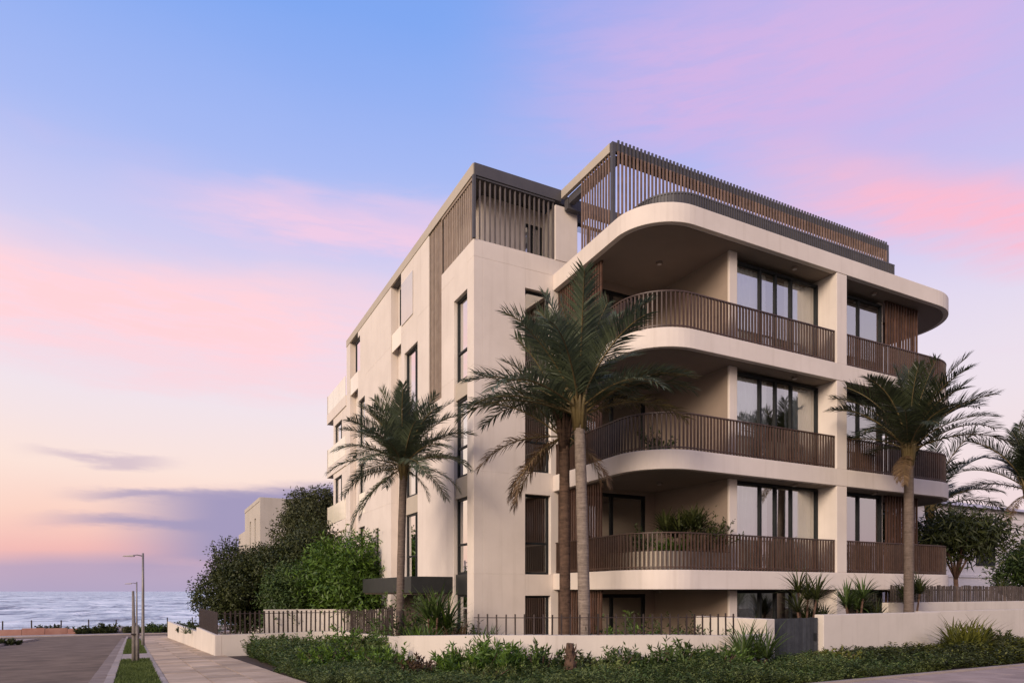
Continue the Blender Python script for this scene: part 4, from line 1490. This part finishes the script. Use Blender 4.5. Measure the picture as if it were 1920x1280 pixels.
# ------------------------------------------------------------------ shrubs and ground cover
def blade_plant(name, label, x, y, z0, n, length, width, material, seed, cat='shrub', spread=.9, stems=1, stem_h=0.0, group=None, arch=.5, rad=.05):
    """clump of arching strap leaves (each three segments), from one or more stem tops"""
    r = np.random.default_rng(seed)
    t = empty(name, (x, y, z0), label, cat, group)
    tops = []
    for s in range(stems):
        a = s * 2.4 + .4
        o_ = (0 if stems == 1 else rad * (.6 + .5 * r.random()) * 3.2)
        h = stem_h * r.uniform(.65, 1.15)
        top = (x + math.cos(a) * o_, y + math.sin(a) * o_, z0 + h)
        tops.append(top)
        if stem_h > .15:
            MB().tube([(x + math.cos(a) * o_ * .4, y + math.sin(a) * o_ * .4, z0 - .1), (x + math.cos(a) * o_ * .7, y + math.sin(a) * o_ * .7, z0 + h * .5), top], [.035, .03, .026], 6).build('stem', BARK_TREE, t, smooth=True)
    for si, top in enumerate(tops):
        verts, faces = [], []
        k = max(8, n // stems)
        for q in range(k):
            a = q * 2.39996 + r.uniform(-.4, .4)
            f = (q + .5) / k
            el0 = R(88 - 78 * f ** .8 * spread)
            ll = length * r.uniform(.7, 1.12)
            p = np.array([math.cos(a) * .02, math.sin(a) * .02, 0.0])
            w0 = width * r.uniform(.8, 1.2)
            sd_ = np.array([-math.sin(a), math.cos(a), 0.0])
            seg = 4
            b = len(verts)
            for i in range(seg + 1):
                tt = i / seg
                w = w0 * (math.sin(math.pi * (.16 + .80 * tt)) if i < seg else .06)
                verts.append(p + sd_ * w * .5)
                verts.append(p - sd_ * w * .5)
                el_ = el0 - arch * 1.7 * tt ** 1.3
                p = p + np.array([math.cos(a) * math.cos(el_), math.sin(a) * math.cos(el_), math.sin(el_)]) * ll / seg
            for i in range(seg):
                c = b + 2 * i
                faces.append((c, c + 1, c + 3, c + 2))
        me = raw_mesh('leaves', verts, faces, material)
        link_mesh('leaves', me, top, t)
    return t


def leafy_shrub(name, label, x, y, z0, rx, rz, n, length, width, material, seed, cat='shrub', group=None):
    t = empty(name, (x, y, z0), label, cat, group)
    rr = random.Random(seed)
    m = MB()
    for q in range(9):
        a = q * 2.4
        m.tube([(x, y, z0 - .05), (x + math.cos(a) * rx * .35, y + math.sin(a) * rx * .35, z0 + rz * .6), (x + math.cos(a) * rx * .7, y + math.sin(a) * rx * .7, z0 + rz * 1.2)], [.018, .013, .005], 5)
    m.build('stems', BARK_TREE, t)
    r = np.random.default_rng(seed)
    # upright sprays of leaves on many shoots
    ns = max(12, n // 26)
    a = r.uniform(0, 2 * math.pi, ns)
    f = np.sqrt(r.random(ns))
    base = np.stack([np.cos(a) * f * rx * .75, np.sin(a) * f * rx * .75, np.zeros(ns)], 1)
    dirs = np.stack([np.cos(a) * f * .75 + r.normal(0, .22, ns), np.sin(a) * f * .75 + r.normal(0, .22, ns), np.ones(ns)], 1)
    hl = rz * 1.65 * (1 - .5 * f ** 2) * r.uniform(.6, 1.15, ns)
    per = 26
    tt = r.uniform(.15, 1, (ns, per))
    P = (base[:, None, :] + dirs[:, None, :] * (hl[:, None] * tt)[:, :, None]).reshape(-1, 3)
    ax = np.repeat(dirs, per, 0)
    D = ax * .8 + r.normal(0, .75, P.shape)
    N = unit(len(P)) + np.array([0, 0, .8])
    V, Q = leaf_quads(P, D, N, length * r.uniform(.6, 1.2, len(P)), width, .2)
    link_mesh('leaves', np_mesh('leaves', V, Q, material), (x, y, z0), t)
    return t


# plants behind the right hand wall
for i, (x, y, z, h, L, lab, mt) in enumerate((
        (14.7, 11.9, .3, 1.15, .78, 'dark spiky palm like shrub just right of the gate, under the sliding windows', LEAF_DK),
        (16.45, 11.75, .3, 1.0, .78, 'dark spiky shrub in front of the column behind the tall right wall', LEAF_MD),
        (15.55, 12.3, .3, .55, .6, 'low dark spiky shrub between two taller ones behind the tall right wall', LEAF_DK),
        (17.4, 12.1, .3, .7, .7, 'dark spiky shrub left of the stout grey palm trunk', LEAF_DK),
        (19.8, 12.3, .6, .9, .75, 'dark spiky shrub right of the stout grey palm trunk', LEAF_DK))):
    blade_plant('spiky_shrub', lab, x, y, z, 220, L, .035, mt, 100 + i, spread=1.05, stems=4, stem_h=h, arch=.45, rad=.08)
blade_plant('spiky_shrub', 'small spiky plant in front of the white wall at the far right', 31.4, 14.0, 1.05, 60, .8, .05, LEAF_DK, 120, stems=2, stem_h=.5)
blade_plant('spiky_shrub', 'small spiky plant right of the reddish trunk behind the slat fence', 28.2, 14.0, 1.05, 70, .7, .05, LEAF_DK, 121, stems=2, stem_h=.5)
# plants behind the curved wall, left of the building corner
blade_plant('cordyline', 'tall upright yucca like plant in front of the dark canopy', 6.55, 16.9, -.4, 120, .95, .045, LEAF_MD, 130, stems=3, stem_h=1.5, arch=.35, spread=.85, rad=.05)
blade_plant('cordyline', 'green strap leaved plant right of the slim left palm trunk', 5.95, 16.2, -.35, 120, .95, .05, LEAF_BR, 131, stems=3, stem_h=.25, arch=.4, spread=.8)
blade_plant('cordyline', 'reddish strap leaved plant behind the curved wall left of the corner', 6.8, 15.9, -.35, 110, .85, .05, LEAF_RD, 132, stems=3, stem_h=.35, arch=.35, spread=.8)
blade_plant('cordyline', 'green grassy plant at the foot of the building corner', 7.3, 15.3, -.3, 110, .9, .035, LEAF_MD, 133, stems=3, stem_h=.3, arch=.4, spread=.9)
leafy_shrub('leafy_shrub', 'leafy bush between the canopy and the curved wall', 6.9, 17.6, -.4, .8, .75, 1500, .15, .05, LEAF_MD, 134)
leafy_shrub('leafy_shrub', 'bright leaves behind the thin fence right of the pale palm trunk', 9.7, 12.6, -.2, .55, .75, 900, .12, .045, LEAF_BR, 135)
leafy_shrub('leafy_shrub', 'green leaves behind the thin fence near the wall by the gate', 11.4, 12.0, -.2, .5, .62, 800, .11, .04, LEAF_MD, 136)
leafy_shrub('leafy_shrub', 'low bush under the dark fence beside the footpath corner', 3.0, 27.2, g(27), .7, .5, 1400, .13, .05, LEAF_MD, 137)
leafy_shrub('leafy_shrub', 'low bush against the beige wall behind the picket fence', 4.6, 27.2, g(27), .8, .45, 1400, .12, .05, LEAF_DK, 138)
blade_plant('spiky_shrub', 'spiky grass standing on top of the far stretch of street wall', street(3.1, 37)[0], 37, -.55, 120, .6, .03, LEAF_MD, 139, stems=5, stem_h=.1, rad=.3)
leafy_shrub('leafy_shrub', 'dark low shrub behind the far street wall near the sea', street(3.3, 48)[0], 48, -1.0, 1.1, .35, 1500, .16, .06, LEAF_DK, 140)
leafy_shrub('leafy_shrub', 'tall leafy bush that half hides the dark canopy beside the left palm', 6.75, 18.6, -.45, .75, 1.2, 2000, .17, .05, LEAF_MD, 141)
blade_plant('cordyline', 'tall arching green plant between the left palm and the building corner', 6.9, 17.2, -.4, 150, 1.1, .045, LEAF_BR, 142, stems=4, stem_h=.9, arch=.4, spread=.9, rad=.07)
blade_plant('cordyline', 'dark strap leaved plant directly behind the bend of the curved wall', 5.75, 15.4, -.35, 120, .85, .045, LEAF_MD, 143, stems=3, stem_h=.4, arch=.4, spread=.9)
leafy_shrub('leafy_shrub', 'low dark bush at the base of the niche windows by the corner', 7.6, 17.2, -.4, .6, .7, 1300, .15, .045, LEAF_DK, 144)
leafy_shrub('leafy_shrub', 'broad bush in the dark recess under the lowest balcony, right of the pale trunk', 10.3, 12.9, -.25, .8, .75, 1800, .13, .045, LEAF_MD, 145)
leafy_shrub('leafy_shrub', 'dark bush behind the thin fence between the two nearer palm trunks and the balcony corner', 9.2, 12.6, -.2, .5, .6, 1200, .13, .045, LEAF_DK, 146)
leafy_shrub('leafy_shrub', 'dark bush against the inner wall left of the gate, behind the fence', 11.6, 12.9, -.25, .55, .8, 1500, .13, .045, LEAF_DK, 147)
leafy_shrub('leafy_shrub', 'leafy bush at the foot of the slim left palm', 5.9, 17.9, -.4, .55, .6, 1300, .14, .045, LEAF_MD, 148)
# balcony planter plants
blade_plant('balcony_plant', 'large dark spiky plant in the lowest balcony planter', 12.75, 14.25, LV[1] + .5, 520, .72, .045, LEAF_DK, 150, cat='plant', stems=8, stem_h=.6, arch=.42, spread=1.0, rad=.14)
leafy_shrub('balcony_plant', 'dense green bush at the right end of the lowest balcony planter', 13.2, 13.85, LV[1] + .48, .5, .66, 2200, .10, .035, LEAF_DK, 151, cat='plant')
leafy_shrub('balcony_plant', 'thin leafy plant at the left end of the lowest balcony planter', 11.5, 14.4, LV[1] + .48, .2, .42, 420, .09, .035, LEAF_MD, 152, cat='plant')
leafy_shrub('balcony_plant', 'low trailing green plant in the middle of the lowest balcony planter', 12.0, 13.9, LV[1] + .46, .4, .22, 900, .08, .035, LEAF_BR, 153, cat='plant')
leafy_shrub('balcony_plant', 'small green plant behind the middle balcony balustrade corner', 11.75, 14.2, LV[2] + .02, .28, .42, 420, .1, .04, LEAF_MD, 154, cat='plant')

# front bed shrubs
FB = [
    ('broad bright green shrub in front of the curved wall, largest in the bed', 5.55, 11.75, .80, .47, 3400, .19, .034, LEAF_BR),
    ('dark green shrub beside the palm stump', 6.5, 11.1, .45, .42, 1100, .15, .04, LEAF_MD),
    ('dark leafy shrub just right of the palm stump', 7.25, 10.9, .42, .30, 800, .14, .04, LEAF_DK),
    ('feathery green shrub in front of the right half of the curved wall', 9.0, 10.15, .5, .40, 1300, .16, .04, LEAF_MD),
    ('green shrub where the curved wall ends near the gate', 9.9, 9.95, .4, .32, 900, .14, .045, LEAF_MD),
    ('bushy green shrub left in the bed below the picket fence end', 5.0, 19.6, .7, .60, 1700, .17, .05, LEAF_BR),
    ('green shrub in the bed next to the footpath wall corner', 3.7, 24.6, .8, .45, 1500, .15, .05, LEAF_MD),
    ('green shrub in the middle of the left bed', 4.4, 22.2, .9, .52, 1800, .15, .05, LEAF_MD),
    ('low green shrub under the reverse curve of the wall', 4.6, 15.9, .6, .42, 1200, .15, .045, LEAF_MD),
    ('green mound of leaves against the wall just left of the palm stump', 6.15, 11.9, .5, .36, 1500, .12, .035, LEAF_BR),
    ('loose green shrub against the wall halfway between stump and gate', 8.2, 10.95, .5, .34, 1300, .12, .035, LEAF_MD),
    ('pale green mound at the bottom edge below the curved wall', 7.0, 10.0, .6, .26, 1500, .08, .03, LEAF_GC),
    ('green mound in the bed beside the paved footpath', 3.4, 19.6, .8, .40, 1700, .13, .042, LEAF_MD),
    ('leafy mound under the left bend of the curved wall', 4.4, 14.3, .6, .38, 1500, .12, .04, LEAF_BR),
    ('bright low shrub against the wall left of the spiky shrub by the gate', 10.3, 10.2, .4, .30, 1100, .11, .035, LEAF_BR),
    ('yellowish green mound near the bottom edge in front of the gate', 12.4, 9.3, .55, .26, 1400, .09, .03, LEAF_YE),
    ('fern like pale green mound at the bottom edge under the wide bright shrub', 5.2, 10.9, .6, .24, 1500, .08, .026, LEAF_GC),
    ('bright shrub on the footpath side of the bed below the curved wall', 3.5, 15.6, .7, .38, 1500, .12, .04, LEAF_BR),
    ('reddish tinged low plant in the bed left of the broad bright shrub', 4.7, 12.7, .4, .28, 900, .11, .035, LEAF_RD),
    ('pale green leafy shrub below the bend of the curved wall', 4.75, 17.6, .5, .45, 1000, .13, .05, LEAF_GC),
]
for i, (lab, x, y, rx, rz, n, l_, w_, mt) in enumerate(FB):
    leafy_shrub('leafy_shrub', lab, x, y, g(y) + .06, rx, rz, n, l_, w_, mt, 200 + i)
blade_plant('spiky_shrub', 'spiky strap leaved shrub between the curved wall end and the gate', 11.05, 10.15, 0, 200, .85, .035, LEAF_MD, 230, stems=4, stem_h=.2, arch=.4, spread=.95, rad=.09)
blade_plant('spiky_shrub', 'yellow green arching shrub in front of the wall at the right edge', 18.1, 9.9, .02, 300, .95, .04, LEAF_YE, 231, stems=6, stem_h=.12, arch=.45, spread=.95, rad=.12)
leafy_shrub('leafy_shrub', 'dark low shrub at the right edge behind the yellow green shrub', 20.4, 10.6, .02, .7, .36, 1400, .14, .05, LEAF_DK, 232)


def inside(px, py, poly):
    c = np.zeros(len(px), bool)
    n = len(poly)
    j = n - 1
    for i in range(n):
        xi, yi = poly[i]
        xj, yj = poly[j]
        hit = ((yi > py) != (yj > py)) & (px < (xj - xi) * (py - yi) / (yj - yi + 1e-12) + xi)
        c ^= hit
        j = i
    return c


def ground_cover(name, poly, n, hmin, hmax, length, width, material, seed, pref=None):
    """low sprawling shoots: each shoot a little column of leaves, heights drifting in clumps"""
    r = np.random.default_rng(seed)
    P = np.array(poly)
    lo, hi = P.min(0), P.max(0)
    xy = lo + (hi - lo) * r.random((n * 3, 2))
    xy = xy[inside(xy[:, 0], xy[:, 1], poly)][:n]
    if pref is not None:
        xy = xy[r.random(len(xy)) < pref(xy)]
    k = len(xy)
    cl = (np.sin(xy[:, 0] * 2.3 + 1.1 * np.sin(xy[:, 1] * 1.7)) + np.sin(xy[:, 1] * 2.9 + 1.3 * np.sin(xy[:, 0] * 1.3)) + r.normal(0, .7, k)) * .25 + .5
    h = hmin + (hmax - hmin) * np.clip(cl, 0, 1.15)
    zg = np.where(xy[:, 1] < 8, 0, -.042 * (xy[:, 1] - 8)) + .05
    per = 9
    tt = r.uniform(.1, 1, (k, per))
    lean = r.normal(0, .3, (k, 2))
    B = np.stack([np.repeat(xy[:, 0], per), np.repeat(xy[:, 1], per), np.repeat(zg, per)], 1)
    hh = (h[:, None] * tt).ravel()
    B[:, 2] += hh
    B[:, 0] += np.repeat(lean[:, 0], per) * hh
    B[:, 1] += np.repeat(lean[:, 1], per) * hh
    a = r.uniform(0, 2 * math.pi, len(B))
    D = np.stack([np.cos(a), np.sin(a), r.uniform(-.1, 1.0, len(B))], 1)
    N = unit(len(B)) * .5 + np.array([0, 0, 1.0])
    V, Q = leaf_quads(B, D, N, length * r.uniform(.6, 1.25, len(B)), width, .2)
    o = link_mesh(name, np_mesh(name, V, Q, material), (0, 0, 0))
    return tag(o, kind='stuff')


near = [(2.55, 17), (2.7, 12.2), (3.7, 9.8), (5.7, 8.25), (8.7, 7.75), (13.8, 7.75), (13.6, 10.9), (11.1, 10.45), (9.4, 10.85), (7.9, 11.5), (6.8, 11.95), (5.7, 12.7), (4.95, 14.6), (5.5, 17)]
ground_cover('ground_cover', near, 19000, .05, .34, .060, .022, LEAF_GC, 301)
ground_cover('ground_cover', near, 3200, .16, .38, .10, .024, LEAF_MD, 302)
leftbed = [(2.35, 25.6), (2.5, 16.5), (5.3, 16.5), (6.1, 20.5), (6.4, 24.2), (6.1, 25.7)]
ground_cover('ground_cover', [(2.9, 24.9), (2.75, 16.5), (5.3, 16.5), (6.1, 20.5), (6.4, 24.2), (6.1, 25.7), (4, 25.8)], 9500, .2, .60, .11, .038, LEAF_MD, 303)
ground_cover('ground_cover', [(2.9, 24.9), (2.75, 16.5), (5.3, 16.5), (6.1, 20.5), (6.4, 24.2), (6.1, 25.7), (4, 25.8)], 5000, .2, .66, .10, .034, LEAF_GC, 308)
right = [(13.0, 7.75), (26, 7.75), (26, 11.2), (19.1, 11.3), (19.1, 10.85), (14.2, 10.85), (13.2, 10.9)]
ground_cover('ground_cover', right, 7000, .14, .36, .09, .03, LEAF_DK, 304)
ground_cover('ground_cover', right, 4200, .14, .38, .12, .036, LEAF_YE, 305, pref=lambda q: np.clip((q[:, 0] - 14.5) / 4.5, .05, 1))
ground_cover('ground_cover', right, 5000, .10, .34, .075, .026, LEAF_GC, 306, pref=lambda q: np.clip((16.5 - q[:, 0]) / 3, .1, 1))
# grass strip in front of the beige wall behind the fence
ground_cover('ground_cover', [(2.3, 26.4), (6.2, 26.4), (6.45, 27.4), (2.3, 30)], 3000, .1, .3, .14, .02, GRASS_M, 307)


# ------------------------------------------------------------------ street furniture
def lamp(label, x, y, h, group='street lamps along the verge'):
    z = g(y) + .06
    t = empty('street_lamp', (x, y, z), label, 'street lamp', group)
    MB().tube([(x, y, z - .1), (x, y, z + .5), (x, y, z + h * .6), (x, y, z + h)], [.085, .078, .064, .05], 12).build('pole', POLE, t, smooth=True)
    MB().tube([(x, y, z), (x, y, z + .06)], .13, 12).build('base_plate', POLE, t)
    MB().tube([(x + .05, y, z + h - .17), (x - .28, y + .01, z + h - .10), (x - .5, y + .02, z + h - .13)], [.03, .026, .022], 8).build('arm', POLE, t, smooth=True)
    m = MB().prism([(x - .95, y - .07), (x - .45, y - .11), (x - .38, y - .05), (x - .38, y + .09), (x - .45, y + .15), (x - .95, y + .11)], z + h - .20,
                   [z + h - .15, z + h - .10, z + h - .11, z + h - .11, z + h - .10, z + h - .15])
    hd = m.build('lamp_head', LAMPG, t, bevel=.015)
    MB().box(x - .9, x - .5, y - .05, y + .09, z + h - .212, z + h - .202).build('lens', REFLGL, hd)
    return t


lx, ly = -.43, 41.6
lamp('nearest tall grey street lamp on the grass verge with its arm towards the road', lx, ly, 5.0)
lx2, ly2 = street(.35, 70)
lamp('smaller far street lamp near the end of the verge by the sea', lx2, ly2, 5.0)
# short weathered post on the verge
pt = empty('verge_post', (-.50, 24.4, g(24.4)), 'short weathered grey post on the grass verge in front of the lamp', 'post')
zb = g(24.4) + .04
MB().tube([(-.50, 24.4, zb), (-.50, 24.4, zb + 1.25), (-.51, 24.4, zb + 1.28), (-.525, 24.4, zb + 2.25), (-.525, 24.4, zb + 2.27)], [.07, .062, .05, .038, .01], 10).build('pole', POLE_W, pt, smooth=True)
MB().tube([(-.40, 24.3, zb - .05), (-.41, 24.3, zb + 1.18), (-.41, 24.3, zb + 1.2)], [.055, .05, .01], 9).build('stake', POLE_W, pt, smooth=True)
MB().box(-.58, -.34, 24.26, 24.46, zb + .9, zb + .94).build('strap', FENCE_M, pt)

# ------------------------------------------------------------------ the far end of the street
# salmon low block wall, with posts and wire along the beach
sw = empty('beach_wall', (-13, 104.2, g(104)), 'low salmon coloured wall along the beach at the end of the road', 'wall')
bl = MB().box(0, 2.36, -.15, .15, 0, 1.0)
blm = raw_mesh('wall_block', bl.v, bl.f, SALMON)
q = -24.0
while q < -9.0:
    link_mesh('wall_block', blm, (q, 104.2, g(104) - .05), sw, (0, 0, 0), (1, 1, random.uniform(.8, 1.05)))
    q += 2.4
wf = empty('wire_fence', (-10, 106.0, g(106)), 'thin post and wire fence between the road end and the sea', 'fence')
pm_ = MB().box(-.07, .07, -.07, .07, 0, 1.95)
pmm = raw_mesh('post', pm_.v, pm_.f, FENCE_M)
q = -26.0
while q < 12:
    link_mesh('post', pmm, (q, 106.0 + .3 * math.sin(q), g(106)), wf, (0, random.uniform(-.03, .03), 0), (1, 1, random.uniform(.9, 1.05)))
    q += 3.1
for hgt in (1.1, 1.8):
    MB().tube([(-26, 106, g(106) + hgt), (-14, 106, g(106) + hgt - .06), (0, 106, g(106) + hgt), (12, 106, g(106) + hgt - .04)], .014, 5).build('rail', FENCE_M, wf)
for i, (lab, x, y, rx, rz, n, mt) in enumerate((
        ('dark clipped bush at the beach end, right of the salmon wall', -7.4, 102.5, 1.5, .62, 1500, LEAF_DK),
        ('second dark bush at the beach end, beside the pale boulder', -5.2, 102.5, 1.4, .75, 1500, LEAF_DK),
        ('dark coastal bush right of the far lamp', .4, 99.5, 1.6, .8, 1500, LEAF_MD),
        ('coastal bush at the end of the footpath, nearest the street wall', 3.0, 99.0, 1.8, .85, 1600, LEAF_OL),
        ('low coastal bush left of the far lamp', -2.2, 101.0, 1.2, .6, 1200, LEAF_OL),
        ('dark scrub on the beach behind the salmon wall', -12.0, 110.0, 2.2, .7, 1400, LEAF_DK),
        ('coastal bush partly behind the street wall end', 5.6, 98.0, 2.0, 1.0, 1500, LEAF_DK))):
    leafy_shrub('coastal_bush', lab, x, y, g(y), rx, rz, n, .34, .15, mt, 400 + i, cat='bush')
bo = empty('boulder', (-3.6, 103.0, g(103)), 'pale rounded boulder between the bushes at the road end', 'rock')
bmv = []
m = MB()
nr, ns_ = 7, 12
vs = [(-3.6 + 1.5 * math.sin(math.pi * i / nr) * math.cos(2 * math.pi * j / ns_) * (1 + .12 * math.sin(j * 3 + i)), 103.0 + 1.0 * math.sin(math.pi * i / nr) * math.sin(2 * math.pi * j / ns_), g(103) + .35 + .62 * math.cos(math.pi * i / nr) * (1 + .1 * math.sin(j * 2))) for i in range(nr + 1) for j in range(ns_)]
m.add(vs, [(i * ns_ + j, i * ns_ + (j + 1) % ns_, (i + 1) * ns_ + (j + 1) % ns_, (i + 1) * ns_ + j) for i in range(nr) for j in range(ns_)])
m.build('stone', CONC, bo, smooth=True)
# low dark planting on the far side of the road
leafy_shrub('low_hedge', 'low dark hedge beside the far kerb at the left edge', -9.6, 50.5, g(50.5), 1.5, .36, 1800, .2, .09, LEAF_DK, 420, cat='hedge')
leafy_shrub('low_hedge', 'thin low planting beyond the hedge along the far kerb', -9.0, 58, g(58), 1.2, .22, 1300, .2, .09, LEAF_DK, 421, cat='hedge')
tag(MB().add([(*street(-11.5, 44), g(44) + .09), (*street(-7.8, 44), g(44) + .09), (*street(-7.8, 77), g(77) + .09), (*street(-11.5, 77), g(77) + .09)], [(0, 1, 2, 3)]).build('far_footpath', CONC), kind='structure')

# ------------------------------------------------------------------ neighbouring buildings
nb = empty('neighbour_house', (8.4, 63.5, g(63)), 'plain beige flat roofed house beyond the trees on the left', 'house')
zt, zb = 9.9, g(63) - 1
m = MB()
wx = 8.4
MB().box(wx, 22, 63.5, 63.8, zb, zt).build('wall', NEIGH, nb, bevel=.02)
for y0, y1 in ((63.8, 66.2), (67.3, 69.6), (70.7, 74.5)):
    MB().box(wx, wx + .3, y0, y1, zb, zt - .35).build('wall', NEIGH, nb)
for y0, y1 in ((66.2, 67.3), (69.6, 70.7)):
    MB().box(wx, wx + .3, y0, y1, zb, 4.4).build('wall', NEIGH, nb)
    MB().box(wx, wx + .3, y0, y1, 8.3, zt - .35).build('wall', NEIGH, nb)
    w_ = MB().box(wx + .14, wx + .2, y0, y0 + .08, 4.4, 8.3).box(wx + .14, wx + .2, y1 - .08, y1, 4.4, 8.3).box(wx + .14, wx + .2, y0 + .08, y1 - .08, 6.3, 6.4).build('window', FRAME, nb)
    MB().add([(wx + .17, y1, 4.4), (wx + .17, y0, 4.4), (wx + .17, y0, 8.3), (wx + .17, y1, 8.3)], [(0, 1, 2, 3)]).build('pane', GLASSW, w_)
MB().box(wx - .04, wx + .3, 63.8, 74.5, zt - .348, zt).build('parapet', NEIGH, nb)
MB().box(wx + .3, 22, 63.8, 74.5, zt - .6, zt - .5).build('roof', NEIGH_R, nb)
MB().box(wx + .3, 22, 74.2, 74.5, zb, zt).build('wall', NEIGH, nb)
MB().box(9.2, 9.3, 64, 74.2, zb, zt - .6).build('room_wall', DARKROOM, nb)
# lower annex beyond it
MB().box(8.6, 20, 74.6, 82, zb, 7.9).build('annex', NEIGH, nb, bevel=.02)

nr_ = empty('neighbour_house', (38, 22, 1), 'pale rendered house with low hipped roof beyond the right palms', 'house')
x0, x1, y0, y1, zb, ze = 31.5, 60, 21.0, 40, .6, 6.1
MB().box(x0, x1, y0, y0 + .3, zb, ze).build('wall', NEIGH_W, nr_, bevel=.02)
MB().box(x0, x0 + .3, y0 + .3, y1, zb, ze).build('wall', NEIGH_W, nr_)
MB().box(x1 - .3, x1, y0 + .3, y1, zb, ze).build('wall', NEIGH_W, nr_)
MB().box(x0 + .3, x1 - .3, y1 - .3, y1, zb, ze).build('wall', NEIGH_W, nr_)
m = MB().add([(x0 - .3, y0 - .3, ze), (x1 + .3, y0 - .3, ze), (x1 + .3, y1 + .3, ze), (x0 - .3, y1 + .3, ze), (x0 + 9, 30.5, ze + 2.4), (x1 - 9, 30.5, ze + 2.4)],
             [(0, 1, 5, 4), (1, 2, 5), (2, 3, 4, 5), (3, 0, 4), (3, 2, 1, 0)])
m.build('roof', NEIGH_R, nr_)
MB().box(x0 + .01, x1, y0 - .06, y0 - .002, 2.35, 2.5).build('string_course', NEIGH_W, nr_)
for wx0 in (39.5, 44.0):
    w_ = MB().box(wx0, wx0 + 1.8, y0 - .05, y0 + .0, 3.0, 3.08).box(wx0, wx0 + 1.8, y0 - .05, y0, 4.5, 4.58).box(wx0, wx0 + .08, y0 - .05, y0, 3.08, 4.5).box(wx0 + 1.72, wx0 + 1.8, y0 - .05, y0, 3.08, 4.5).build('window', FRAME, nr_)
    MB().add([(wx0, y0 - .02, 3.08), (wx0 + 1.8, y0 - .02, 3.08), (wx0 + 1.8, y0 - .02, 4.5), (wx0, y0 - .02, 4.5)], [(0, 1, 2, 3)]).build('pane', FRAME, w_)
